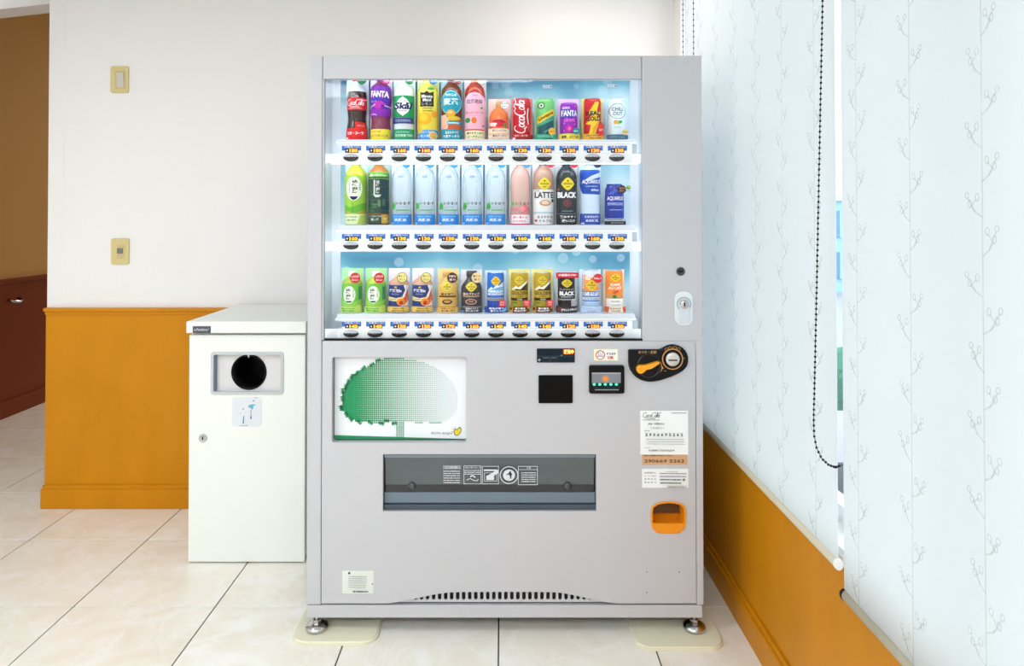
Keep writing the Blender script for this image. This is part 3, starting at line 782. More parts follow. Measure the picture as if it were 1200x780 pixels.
# ---- payment area
def plate(name, pts, y0, y1, m, parent=vm, bev=.0012): return MB().prism(pts, y0, y1, bev=bev).build(name, m, parent)


def frr(a, b, c_, d_, r): return rr(fx(a), fx(b), fz(d_), fz(c_), r, 4)


dteal = mat('display_teal', (12, 32, 46), 0.2, spec=0.2)
o = plate('message_display', frr(629, 673.5, 408, 424.5, .003), YF - .003, YF + .003, dteal)
ORL = (255, 96, 20)
Art(True).rect(659.5, 673, 408.6, 415.2, (110, 24, 8)).text('販売中', 666.6, 412, 5.2, (255, 190, 90), w=11.5, bold=.03).rect(629.5, 673, 417, 417.4, (70, 90, 100)).ell(632, 421.5, 1.6, 1.6, (150, 160, 165)).rect(636.5, 643.5, 418.6, 419.6, (90, 110, 120)).rect(645.5, 652, 418.6, 419.6, (90, 110, 120)).frame(636, 644.5, 418, 424, .3, (50, 70, 82)).frame(645, 653, 418, 424, .3, (50, 70, 82)).rect(657, 659, 415.4, 416.6, (130, 145, 150)).flat('display_print', YF - .0034, o, emit={(255, 190, 90): 2.5, (110, 24, 8): 1.0})
plate('card_reader', frr(631, 671, 439.3, 472, .004), YF - .004, YF + .003, mat('reader_black', (5, 4, 5), 0.5, spec=0.12))
o = plate('payment_sticker', frr(696, 724, 409, 422.3, .001), YF - .0008, YF + .001, ink((252, 246, 190)), bev=0)
Art(True).rect(698, 722.5, 410.3, 421, (252, 252, 248)).ring(703.5, 415.8, 5.6, 5.6, 1.0, (205, 40, 50)).rect(699.3, 707.8, 413.6, 417.6, (245, 245, 245)).text('使える', 703.5, 413.2, 2.4, (60, 40, 50), w=7).lines(700, 707, 416, 2, 1.6, .8, (150, 110, 130), 2).text('使えます', 716.2, 414.2, 2.9, (40, 36, 40), w=10.5, bold=.03).text('OK', 715.6, 418.7, 3.6, (215, 36, 44), w=7.8, bold=.04).flat('sticker_print', YF - .0011, o)

ba = plate('bill_acceptor', frr(690, 731, 427.3, 460, .006), YF - .012, YF + .003, black, bev=.002)
Art(True).rect(693.5, 727.5, 436.3, 449.5, (132, 134, 142)).rect(693.5, 727.5, 436.3, 438, (168, 170, 176)).ring(709.7, 443.6, 4.6, 4.6, 2.0, (190, 140, 120)).ell(709.7, 443.6, 2.6, 2.6, (240, 150, 50)).rect(693.5, 727.5, 448.6, 452.6, (10, 42, 46)).rect(695, 726, 453, 455.5, (22, 34, 42)).rect(697, 725, 456, 456.9, (170, 178, 184)).flat('acceptor_print', YF - .0124, ba)
G2 = mat('green_led', (60, 210, 160), 0.3, emit=(70, 230, 170), estr=1.4)
for k in range(5):
    q = P(696.3 + k * 6.5, 450.2, YF - .0128); MB().ball(q, .0052, 10, 6, (1, .25, .75)).build('led', G2, ba, True)

cp_ = [(75, 200), (82, 186), (100, 180), (530, 180), (570, 172), (610, 148), (660, 122), (705, 108), (750, 105), (800, 110), (850, 127), (900, 155), (940, 192), (968, 240), (985, 300), (985, 360), (970, 420), (940, 468), (890, 512), (820, 552), (740, 588), (650, 620), (560, 648), (480, 664), (400, 670), (330, 662), (260, 640), (195, 603), (145, 555), (105, 495), (83, 430), (75, 370)]
cc = lambda a, b: (730 + a / 13, 395 + b / 13)
coin = plate('coin_mechanism', [(fx(cc(a, b)[0]), fz(cc(a, b)[1])) for a, b in cp_], YF - .010, YF + .003, mat('coin_black', (12, 16, 18), 0.35, spec=0.2), bev=.004)
q = P(*cc(395, 440), YF - .010)
MB().lathe(tuple(q), [(.002, .0385), (-.001, .0385), (-.001, .034), (.0005, .033)], 36, 'y').build('dial', mat('dial_black', (8, 9, 10), 0.2), coin, True)
lv = [(185, 470), (186, 440), (205, 415), (235, 404), (330, 400), (430, 370), (505, 348), (530, 352), (536, 370), (480, 412), (405, 457), (335, 470), (300, 505), (270, 525), (240, 531), (208, 517), (190, 495)]
plate('return_lever', [(fx(cc(a, b)[0]), fz(cc(a, b)[1])) for a, b in lv], YF - .026, YF - .009, mat('lever_yellow', (250, 166, 20), 0.3), coin, .002)
q = P(*cc(755, 332), YF - .010)
MB().lathe(tuple(q), [(.001, .0330), (-.0025, .0330), (-.0025, .0300), (.001, .0300)], 40, 'y', cap=False).build('slot_ring', mat('ring_copper', (214, 150, 84), 0.3), coin, True)
cs = MB().lathe(tuple(q), [(.001, .0215), (-.005, .0215), (-.007, .019), (-.0072, .008)], 36, 'y').build('coin_slot_plate', mat('coin_silver', (214, 212, 206), 0.3, metal=0.6), coin, True)
a_, b_ = cc(672, 323), cc(806, 342)
MB().box(fx(a_[0]), fx(b_[0]), YF - .0183, YF - .017, fz(b_[1]), fz(a_[1])).build('slot', black, cs)
A = Art(True); GD = (206, 160, 104)
A.text('おつり・返却', *cc(372, 228), 3.4, GD, w=21, bold=.02)
for k, (a, b) in enumerate(((665, 185), (720, 165), (790, 158), (850, 180))): A.ring(*cc(a, b), 2.2, 1.7, .4, GD, 14)
A.poly([cc(575, 365), cc(600, 450), cc(622, 466), cc(600, 485), cc(575, 535), cc(590, 470)], (235, 160, 60)).rect(*[cc(625, 0)[0], cc(658, 0)[0]], cc(0, 508)[1], cc(0, 518)[1], (150, 130, 110)).rect(cc(910, 0)[0], cc(940, 0)[0], cc(0, 314)[1], cc(0, 324)[1], (150, 140, 130))
A.flat('coin_print', YF - .0104, coin)

# keyhole, lock handle
q = P(797.5, 317.8, YF)
k1 = MB().lathe(tuple(q), [(.001, .0135), (-.003, .0135), (-.004, .011), (-.003, .009)], 24, 'y').build('keyhole', mat('lock_dark', (70, 74, 78), 0.3, metal=.5), vm, True)
MB().box(q.x - .006, q.x + .006, q.y - .005, q.y - .003, q.z - .0022, q.z + .0022).build('key_slot', black, k1)
lh = plate('door_lock', rr(fx(790.5), fx(812), fz(381), fz(341), .024, 6), YF - .005, YF + .002, mat('lock_light', (226, 232, 238), 0.25), bev=.003)
plate('lock_handle', rr(fx(795.4), fx(807.8), fz(378), fz(357), .008, 5), YF - .009, YF - .004, mat('lock_light2', (214, 220, 226), 0.25), lh, .002)
q = P(801.4, 356.2, YF - .005)
MB().lathe(tuple(q), [(.001, .0225), (-.002, .0225), (-.002, .0205), (.001, .0205)], 30, 'y', cap=False).build('lock_ring', mat('lock_grey', (150, 160, 168), 0.3), lh, True)
lc = MB().lathe(tuple(q), [(.001, .013), (-.008, .013), (-.0095, .011)], 26, 'y').build('lock_cylinder', chrome, lh, True)
MB().box(q.x - .0018, q.x + .0018, q.y - .011, q.y - .009, q.z - .006, q.z + .006).build('key_slot', black, lc)

# stickers
o = plate('contact_sticker', frr(750, 806, 481, 532.3, .0005), YF - .0010, YF + .001, ink((248, 250, 250)), bev=0)
K = (40, 42, 46)
A = Art(True).script(763.4, 487, 21, 8, K, th=.6).lines(752.8, 773, 491.7, 1, 2, .8, (130, 130, 134), 3).lines(787, 804, 483.4, 1, 2, .7, K, 4)
A.text('故障・お問合せは', 768.7, 496, 2.3, K, w=19, bold=.02).text('こちらから→', 770.2, 500.8, 2.2, K, w=16, bold=.01).lines(755, 761, 504, 1, 2, .8, (150, 150, 154), 6)
for k, ch in enumerate('2906695262'): A.text(ch, 757.2 + k * 4.58, 508.6, 3.6, K, bold=.035)
A.lines(757, 801, 513.8, 3, 2.3, .7, (150, 152, 156), 7).lines(754, 760, 522.4, 1, 2, .7, (160, 160, 164), 8).text('新潟県新発田市住田字', 774, 525.6, 2.2, K, w=30, bold=.02)
A.flat('sticker_print', YF - .0013, o)
o = plate('number_sticker', frr(752, 805, 532.3, 544.2, .0003), YF - .0008, YF + .001, ink((214, 170, 128)), bev=0)
Art(True).text('下記管理番号をお伝えください', 771, 533.6, 1.8, K, w=36, bold=.03).flat('sticker_heading', YF - .0014, o)
A = Art(True).text('290669 5262', 778.5, 540, 3.7, (70, 50, 34), w=47, bold=.015)
A.flat('sticker_print', YF - .0011, o)
o = plate('operator_sticker', frr(752, 806, 549, 571.2, .0005), YF - .0008, YF + .001, ink((246, 248, 248)), bev=0)
A = Art(True).text('自販機No.', 762, 553.6, 2.0, K, w=14).text('サービス会社', 762, 557.4, 1.6, K, w=14).text('管 理 会 社', 762, 561, 1.6, K, w=14).text('電 話 番 号', 762, 564.8, 1.6, K, w=14)
A.lines(773, 804, 554.4, 2, 3.2, 1.0, (120, 124, 128), 11).lines(773, 798, 561, 2, 3.7, 1.3, K, 12).ell(800.6, 560.8, 1.6, 1.5, (120, 140, 90)).lines(780, 793, 551, 1, 2, .6, (150, 150, 150), 14).frame(780, 804, 567.4, 570, .3, (150, 155, 160)).lines(782, 802, 568.7, 1, 2, 1, (110, 114, 120), 15)
A.flat('sticker_print', YF - .0011, o)
o = plate('rating_plate', frr(402, 438.5, 668.5, 695, .0003), YF - .0008, YF + .001, ink((226, 230, 222)), bev=0)
A = Art(True).ell(409.2, 671.3, 1.4, 1.4, (60, 74, 110)).lines(408.5, 430, 675.2, 6, 2.2, .7, (150, 154, 156), 21).lines(414.5, 432.5, 691, 1, 2, 1.6, K, 22).ell(437.2, 681.8, .8, .8, K)
A.flat('sticker_print', YF - .0011, o)
for a, b in ((758, 670), (796, 670), (758, 694)): MB().ball(P(a, b, YF), .0022, 8, 5).build('rivet', mat('rivet', (120, 122, 126), .4), vm, True)

# ------------------------------------------------------------------ drinks in the display
YD = YF + 0.100
S = YD / F


def smooth_prof(pr, n=4):
    out = []
    for i in range(len(pr) - 1):
        p0, p1, p2, p3 = pr[max(i - 1, 0)], pr[i], pr[i + 1], pr[min(i + 2, len(pr) - 1)]
        for k in range(n):
            t = k / n; v = p1[0] + (p2[0] - p1[0]) * t
            m1 = (p2[1] - p0[1]) / max(p2[0] - p0[0], 1e-6); m2 = (p3[1] - p1[1]) / max(p3[0] - p1[0], 1e-6); h = p2[0] - p1[0]
            r = (2 * t ** 3 - 3 * t ** 2 + 1) * p1[1] + (t ** 3 - 2 * t ** 2 + t) * h * m1 + (-2 * t ** 3 + 3 * t ** 2) * p2[1] + (t ** 3 - t ** 2) * h * m2
            out.append((v, r))
    out.append(pr[-1]); return out


def rad(pr, v):
    if v <= pr[0][0]: return pr[0][1]
    for (a, r0), (b, r1) in zip(pr, pr[1:]):
        if a <= v <= b: return r0 + (r1 - r0) * (v - a) / max(b - a, 1e-6)
    return pr[-1][1]


PET = [(0, 10.6), (.8, 11.8), (14, 12), (52, 12), (58, 11.5), (62, 10.2), (65.5, 7.6), (68.5, 5), (70.5, 4.2), (73, 4.1)]
WATER = [(0, 10.6), (.8, 11.6), (14, 11.6), (26, 11.2), (40, 11.6), (53, 11.4), (59, 10.4), (63, 8.6), (67, 5.8), (70, 4.2), (72.5, 4.0)]
CONTOUR = [(0, 10.4), (.8, 12.2), (8, 12.4), (16, 11.6), (25, 10.4), (32, 10.9), (38, 11.4), (50, 11.4), (57, 10.8), (62, 8.8), (66.5, 5.8), (69.5, 4.3), (73, 4.1)]
FANTA = [(0, 10.4), (.8, 11.8), (10, 12), (20, 10.9), (26, 11), (30, 12), (36, 12.1), (39, 11.2), (44, 12.4), (52, 12.6), (60, 12.1), (64, 10.4), (67.5, 6.6), (70, 4.3), (73, 4.1)]
RIDGE = [(0, 11)] + [(0.8 + k * 1.0, 12.2 if k % 4 else 11.6) for k in range(1, 56)] + [(60, 11.8), (64, 10), (68, 6), (71, 4.4), (73, 4.2)]
CAN = [(0, 8.6), (1.2, 10), (44, 10), (46.5, 9), (47, 9.3), (47.6, 9.2)]
CANB = [(0, 9.2), (1.2, 10.8), (41, 10.8), (45, 9.2), (46.4, 9.0), (47, 9.4), (47.4, 9.2)]
SLIM = [(0, 8.6), (1.0, 9.8), (43.5, 9.8), (44.4, 9.3), (45, 9.7), (45.6, 9.6)]
HOT = [(0, 10.4), (.8, 11.6), (30, 11.7), (34, 11.2), (37.5, 8.5), (39.5, 5.4), (41, 4.4), (43, 4.4)]
ALU = [(0, 11), (.8, 12), (26, 12), (31, 11.2), (35.5, 8.2), (38, 6.4), (40, 5.6), (43, 5.4)]


def drink(cx, row, name, cat, label, prof, body, parts=None, cap=None, card=None, base=None, clear=None, group=None, arc=False, lid=None, neck=None, lift=0.0):
    base_y = ROWS[row]['base']
    o3 = P(cx, base_y, YD - 0.03); o3.x = P(cx, base_y - 25, YD).x; o3 = Vector((o3.x, YD, o3.z))
    zt_ = P(588, ROWS[row]['s0'], YF + 0.044).z
    o3.z = zt_ + 0.0002
    t = thing(name, o3, label, cat, group or ['drink samples on the top shelf', 'drink samples on the middle shelf', 'drink samples on the bottom shelf'][row])
    pr = smooth_prof(prof) if prof is not RIDGE else prof
    pv = [(v + lift, r) for v, r in pr]
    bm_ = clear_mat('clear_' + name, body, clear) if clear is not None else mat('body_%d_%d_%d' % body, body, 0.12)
    MB().lathe(tuple(o3), [(v * S, r * S) for v, r in pv], 28).build('body', bm_, t, True)
    if neck:   # differently coloured clear shoulder
        v0, c_ = neck
        MB().lathe(tuple(o3), [(v * S, (r + .12) * S) for v, r in pv if v >= v0], 28).build('shoulder', mat('shoulder_%d_%d_%d' % c_, c_, 0.12), t, True)
    if cap:
        v0, v1, r, c_ = cap; q = [(v0, r * .94), (v0 + .3, r), (v1 - .6, r), (v1, r * .86)]
        MB().lathe(tuple(o3), [((v + lift) * S, rr_ * S) for v, rr_ in q], 20).build('cap', mat('cap_%d_%d_%d' % c_, c_, 0.3), t, True)
    if lid: MB().lathe(tuple(o3), [((prof[-1][0] + lift) * S, 8.8 * S), ((prof[-1][0] + lift + .5) * S, 8.7 * S)], 24).build('lid', mat('can_lid', (205, 208, 212), .25, metal=.7), t, True)
    if card:
        w_, v1, c_ = card; yc = o3.y + 3.2 * S
        MB().box(o3.x - w_ * S, o3.x + w_ * S, yc, yc + .001, o3.z, o3.z + v1 * S).build('backing_card', mat('card_%d_%d_%d' % c_, c_, 0.4), t)

    def mp(u, v, off):
        R = max(rad(pv, v), 1.0) * S + .0004 + off; x = max(-.985 * R, min(.985 * R, u * S)); return Vector((o3.x + x, o3.y - math.sqrt(R * R - x * x), o3.z + v * S))

    RB = 15.3 * S

    def mb(u, v, off):
        x = max(-12.6 * S, min(12.6 * S, u * S)); R = RB + off; return Vector((o3.x + x, o3.y + .008 - math.sqrt(max(R * R - x * x, 0)), o3.z + v * S))

    def mf(u, v, off): return Vector((o3.x + u * S, o3.y - 12.6 * S - .001 - off, o3.z + v * S))
    for pn, A_ in (parts or {}).items():
        f = mb if (pn == 'base_label' and arc) else (mf if pn == 'badge' else mp)
        me = A_.mesh(pn, f, maxlen=None if pn == 'badge' else 2.2, eps=.0001)
        link(pn, me, None, t)
        if pn == 'badge': pass
    return t


W_, K_ = (250, 250, 250), (24, 24, 28)


def badge(u, v, r, col, txt=None, tc=W_, ring=None, t2=None):
    A = Art().ell(u, v, r, r, ring or col, 22)
    if ring: A.ell(u, v, r - .6, r - .6, col, 22)
    if txt: A.text(txt, u, v + (r * .3 if t2 else 0), r * .42, tc, w=r * 1.45, bold=.02)
    if t2: A.text(t2, u, v - r * .35, r * .42, tc, w=r * 1.2, bold=.02)
    return A


def diamond(A, u, v, ru, rv, c, tc=(90, 70, 10), txt='GEORGIA'):
    A.poly([(u + ru * a_, v + rv * b_) for a_, b_ in ((-1, 0), (-.9, .2), (-.62, .55), (-.3, .86), (0, 1), (.3, .86), (.62, .55), (.9, .2), (1, 0), (.9, -.2), (.62, -.55), (.3, -.86), (0, -1), (-.3, -.86), (-.62, -.55), (-.9, -.2))], c)
    A.ell(u, v + rv * .45, ru * .16, rv * .13, tc, 8); A.text(txt, u, v + .1, rv * .3, tc, w=ru * 1.4, bold=.02).rect(u - ru * .3, u + ru * .3, v - rv * .5, v - rv * .4, tc)
    return A


# ---- top shelf
drink(418.5, 0, 'cola_bottle', 'bottle', 'dark cola bottle with red label and script wordmark, leftmost on the top shelf', CONTOUR, (44, 16, 12),
      {'label': Art().rect(-11.4, 11.4, 35.5, 49.5, (226, 28, 40)).script(.3, 43, 20.5, 9.5, W_, th=.8).lines(-8, 8, 37, 1, 2, .7, (250, 190, 190), 1),
       'badge': badge(8.0, 69.6, 5.4, (20, 92, 50), 'おすすめ', W_), 'base_label': Art().rect(-12.4, 12.4, .6, 14, (228, 30, 36)).poly([(0, 13.9), (0, 22), (9, 21), (10.8, 20), (11.6, 13.9)], (222, 40, 36)).text('コカ・コーラ', 0, 8.3, 3.6, W_, w=19, bold=.03).text('ゼロ', 6, 17, 2, (255, 210, 200), w=7).rect(-11, -8, 2, 3.4, W_)},
      card=(13, 76, (214, 226, 236)), cap=(70, 77, 4.8, (200, 30, 36)), neck=(56, (206, 214, 222)))
drink(446.4, 0, 'grape_soda_bottle', 'bottle', 'purple grape soda bottle with yellow base label, second on the top shelf', FANTA, (128, 44, 78),
      {'label': Art().rect(-12.4, 12.4, 27.5, 63.5, (112, 26, 156)).poly([(-12, 45), (-4, 50), (5, 47), (12, 50), (12, 36), (-12, 38)], (58, 50, 170)).text('FANTA', .4, 53.6, 7.2, W_, w=21, bold=.035, rot=-3).ell(0, 41, 7, 4.5, (196, 44, 178)).ell(4.5, 39, 2.6, 2.4, (70, 30, 150)).stroke([(-11.8, 39), (-8, 40), (-5, 42)], 1.2, (235, 190, 240)).stroke([(6, 40.5), (9, 39.4), (11.8, 38.8)], 1.2, (235, 190, 240)).poly([(-11.8, 36), (11.8, 36), (12, 28), (-12, 28)], (140, 40, 176)).text('グレープ', -6.5, 45, 2, W_, w=7).stroke([(-10, 30), (-6, 30.5), (-3, 29)], .8, (240, 200, 240)),
       'badge': badge(8.0, 69.6, 5.4, (170, 40, 110), 'ゼロ', W_), 'base_label': Art().rect(-12, 12, .6, 13, (240, 226, 50)).text('つぶつぶ', -4.5, 10, 2.6, (190, 40, 120), w=13, bold=.03).text('ぶどうおいしさ', -.5, 5.5, 3, (190, 40, 120), w=20, bold=.03)},
      card=(13, 76, (226, 218, 234)), cap=(70, 77, 4.8, (120, 60, 150)))
drink(473.6, 0, 'lactic_soda_bottle', 'bottle', 'milky white soda bottle with green label and blue cursive name on top shelf', PET, (226, 234, 236),
      {'label': Art().rect(-12, 12, 26.5, 52, (10, 152, 84)).poly([(-9.5, 40), (-6, 45), (0, 51), (6, 45), (9.5, 40), (6, 33), (0, 28), (-6, 33)], W_).ell(0, 39.5, 8, 10, W_).text('Skål', .3, 40, 8.2, (26, 34, 92), w=20, bold=.04, shear=.2).lines(-6, 6, 45.5, 1, 1, .8, (120, 130, 160), 3).lines(-5, 5, 34, 1, 1, .8, (120, 130, 160), 4).rect(-12, 12, 19.3, 26.3, (52, 68, 140)).text('乳性炭酸飲料', 0, 22.8, 3, (190, 200, 230), w=18),
       'badge': badge(8.0, 69.6, 5.4, (20, 110, 50), '定番', W_), 'base_label': Art().rect(-12, 12, .6, 13, (30, 166, 110)).lines(-8, 8, 9.5, 1, 2, 1, (170, 225, 200), 5).text('乳性炭酸飲料', 1, 5.4, 3.6, (214, 244, 228), w=20, bold=.02)},
      card=(13, 76, (216, 236, 230)), cap=(70, 77, 4.8, (226, 230, 234)))
drink(501.6, 0, 'lemon_juice_bottle', 'bottle', 'yellow lemon drink bottle with a black square brand block', PET, (236, 216, 84),
      {'label': Art().rect(-11.9, 11.9, 12, 58, (238, 220, 78)).ell(4, 60, 4, 1.8, (70, 150, 60)).poly([(-8, 39), (7.6, 39), (7.6, 57), (3, 55), (0, 57.4), (-4, 55), (-8, 56.5)], (34, 36, 34)).text('Minute', 0, 51, 3.6, W_, w=13, bold=.015).text('Maid', 0, 46.8, 3.6, W_, w=9.5, bold=.015).text('レモン', 0, 42.2, 3, (200, 200, 190), w=12).lines(-5, 6, 37, 2, -3, 1, (110, 90, 30), 5).ell(-3, 25, 8.2, 7.2, (250, 188, 20)).ell(-4, 26.5, 5, 4.2, (252, 208, 50)).ell(8.5, 30, 3, 4, (248, 170, 40)).poly([(-11.8, 22), (-8, 18), (-6, 12), (-11.8, 12)], (245, 200, 60)),
       'badge': badge(7.6, 69.6, 5.4, (50, 110, 160), '新味', W_), 'base_label': Art().rect(-12, 12, .6, 12.5, (74, 160, 226)).poly([(-12, 12.6), (-5, 12.6), (-6, 9), (-12, 7)], (240, 214, 80)).text('はじめて', 1, 9.5, 2.4, W_, w=13).text('レモン水', -4, 5, 3.4, W_, w=14, bold=.02).ell(7, 5.6, 4.8, 4.6, (250, 226, 170)).ell(7, 5.6, 3.8, 3.6, (248, 186, 80))},
      card=(13, 76, (206, 226, 168)), cap=(70, 77, 4.8, (240, 214, 70)))
drink(529.2, 0, 'barley_tea_bottle', 'bottle', 'brown barley tea bottle with round turquoise label and dark cap', PET, (112, 48, 20),
      {'label': Art().ell(0, 43.5, 11.9, 14.4, (150, 226, 236), 30).ell(0, 43.5, 11.4, 13.4, (18, 158, 182), 30).text('やかんの', 0, 52.6, 3.4, W_, w=13, bold=.03).text('麦茶', 0, 45, 8, W_, w=18, bold=.02).ell(0, 31, 5.4, 4.6, (240, 170, 50)).ell(-.6, 32.4, 3.2, 1.6, (250, 206, 120)).rect(-11.8, 11.8, 12.5, 26, (206, 92, 50)).poly([(-11.8, 29), (-6, 30), (-2, 22), (-4, 13), (-11.8, 13)], (244, 190, 170)).ell(3, 25.5, 8, 2.5, (226, 200, 60)).rect(-4, 11.8, 18, 22, (20, 160, 180)).lines(-3, 10, 20, 1, 1, 1.4, W_, 4),
       'badge': badge(7.6, 69.6, 5.4, (120, 30, 34), '650', W_), 'base_label': Art().rect(-12, 12, .6, 12.6, (22, 160, 182)).text('あまみすべて', 1, 9, 3.2, W_, w=15, bold=.02).text('大麦すっきり', 0, 4.6, 3.4, W_, w=19, bold=.02)},
      card=(13, 76, (176, 216, 228)), cap=(69, 77, 5.0, (44, 24, 20)))
drink(556.6, 0, 'peach_tea_bottle', 'bottle', 'red-brown tea bottle with tall pink label and golden cap', PET, (176, 54, 26),
      {'label': Art().poly([(-12, 12), (12, 12), (12, 44), (11, 50), (6, 54.5), (0, 56), (-6, 54.5), (-11, 50), (-12, 44)], (246, 186, 206)).lines(-2, 3, 52, 1, 1, 1, (200, 80, 100), 2).text('紅茶花伝', 0, 45, 4.8, (70, 34, 50), w=18, bold=.02).poly([(6, 37), (9.5, 40), (9, 36)], (60, 170, 90)).text('ほんのり ピーチ', 0, 32, 2.6, (206, 60, 110), w=20, bold=.02).text('ピーチティー', 0, 28.6, 1.8, (206, 60, 110), w=14).ell(-8, 23.3, 3, 3, (46, 150, 80)).ell(-.6, 23, 3, 3.6, (240, 120, 30)).rect(9, 11, 16, 17.4, (90, 60, 80)),
       'badge': badge(8.0, 69.6, 5.4, (206, 216, 200), '新味', K_, ring=(110, 60, 40)), 'base_label': Art().rect(-12, 12, .6, 12.4, (250, 240, 196)).rect(-12, 12, 11.4, 12.8, (220, 60, 60)).text('華やかすっきり', .6, 8.2, 3, K_, w=19, bold=.02).text('ピーチティー', .6, 4, 3, K_, w=17, bold=.02).rect(-12, 12, .5, 1.2, (220, 80, 80))},
      card=(13, 76, (232, 224, 234)), cap=(66, 74, 4.8, (188, 140, 70)))
drink(584.6, 0, 'apple_tea_bottle', 'bottle', 'small orange apple tea bottle on a pale pink card beside red can', [(0, 9.8), (.8, 11), (28, 11), (33, 9.5), (36.5, 6.5), (39, 3.6), (42, 3.2)], (246, 128, 56),
      {'label': Art().rect(-10.9, 10.9, 15, 24, (246, 110, 80)).ell(0, 20, 8.6, 4.6, (228, 40, 60)).text('紅茶花伝', 0, 22, 2.6, (120, 30, 40), w=13).poly([(-10.8, 21), (-2, 20), (-4, 16), (-10.8, 17)], (252, 224, 224)).poly([(5, 19), (9, 20), (9, 15), (6, 15)], (90, 150, 70)),
       'base_label': Art().rect(-12.4, 12.4, .3, 13.6, (250, 226, 200)).text('香りしっとりの', .5, 11.3, 2.6, (90, 60, 50), w=16, bold=.02).rect(-12.4, 12.4, 7, 7.5, (230, 90, 80)).text('果肉すっきり', .6, 5.2, 2.6, (60, 50, 46), w=16, bold=.02).text('アップルティー', .6, 2.2, 2.2, (60, 50, 46), w=17).rect(-12.4, 12.4, .2, .9, (226, 90, 90)),
       'badge': badge(6.8, 40.6, 5.2, (246, 250, 246), '新発売', (70, 110, 90), ring=(220, 90, 90), t2='ホット')},
      cap=(40.5, 46.5, 3.6, (210, 172, 110)), card=(12.4, 50, (250, 216, 206)), arc=True)
drink(611.6, 0, 'cola_can', 'can', 'red soda can with white script running up its side', CAN, (206, 22, 42),
      {'label': Art().rect(-9.9, 9.9, 1.2, 44, (206, 22, 42)).script(-1, 28, 41, 17, W_, rot=90, th=.75).poly([(4.5, 20), (6, 12), (9, 9), (9.4, 18)], (232, 70, 70)),
       'base_label': Art().rect(-12.4, 12.4, .2, 7, (196, 36, 40)).text('コカ・コーラ', -1.5, 5.2, 2, W_, w=15, bold=.02).lines(-6, 11, 2.3, 1, 1, 1.8, (90, 60, 50), 5).rect(-11, -8, 1, 3, W_)},
      lid=True, card=(12.4, 50.5, (240, 120, 122)), arc=True, lift=1.5)
drink(639.0, 0, 'ginger_ale_can', 'can', 'green soda can with a slanted yellow name band', CAN, (124, 204, 120),
      {'label': Art().rect(-9.9, 9.9, 1.2, 44.5, (122, 204, 124)).poly([(-9.9, 17), (9.9, 24), (9.9, 4), (-9.9, 4)], (30, 92, 100)).poly([(-9.9, 22), (9.9, 30), (9.9, 24), (-9.9, 15.5)], (70, 170, 140)).poly([(-9.9, 18.5), (9.9, 30), (9.9, 37.5), (-9.9, 26)], (246, 206, 44)).text('Schweppes', 0, 28, 4.8, (34, 40, 34), w=19.5, rot=30, bold=.03, shear=.2).ring(-5.2, 40.5, 4, 4, .9, (60, 100, 70)).ell(-5.2, 40.5, 2.6, 2.6, (226, 240, 226)).ell(-5.2, 40.5, 1.2, 1.4, (60, 90, 60)).text('GINGER', 3, 12, 2, (170, 220, 200), w=12, rot=28),
       'base_label': Art().rect(-12.4, 12.4, .2, 7, (60, 176, 140)).text('ジンジャーエール', -1, 4.6, 2, (226, 246, 232), w=18).lines(-4, 9, 1.8, 1, 1, 1.4, (30, 100, 80), 4),
       'badge': badge(7, 10, 4, (240, 176, 50), '本格', (120, 70, 20))},
      lid=True, card=(12.4, 49.5, (158, 226, 176)), arc=True, lift=1.5)
drink(666.4, 0, 'grape_soda_can', 'can', 'purple soda can with white lettering on a lilac card', [(0, 8.6), (1.2, 10), (40, 10), (42, 9.2), (42.6, 9.2)], (150, 46, 184),
      {'label': Art().rect(-9.9, 9.9, 1.2, 41.5, (152, 48, 188)).poly([(-9.9, 37), (9.9, 35), (9.9, 28), (3, 25.5), (-3, 27), (-9.9, 25)], (70, 60, 180)).text('FANTA', .2, 31.6, 7, W_, w=18.6, bold=.035).text('ZERO', -4, 37.8, 2.6, (240, 220, 250), w=9, bold=.03).text('GRAPE', 0, 23.4, 3.4, (246, 120, 200), w=13, bold=.03).ell(0, 13.6, 4.2, 4.6, (214, 40, 160)).ell(0, 13.6, 1.8, 2, (246, 110, 200)).ell(-6, 20, 1, 1, (214, 120, 230)).ell(6, 19, 1, 1, (214, 120, 230)).ell(5.5, 12, .8, .8, (214, 120, 230)).ell(-6, 11, .9, .9, (214, 120, 230)).ell(7, 40, .9, .9, (214, 120, 230)),
       'base_label': Art().rect(-12.4, 12.4, .2, 7.6, (246, 230, 60)).text('濃厚、ぶどう感', .5, 3.8, 3.6, (96, 40, 130), w=20, bold=.03),
       'badge': badge(7.6, 10.4, 4, (24, 140, 140), '無糖', (220, 244, 244))},
      card=(12.4, 50, (240, 200, 240)), arc=True, lift=1.5)
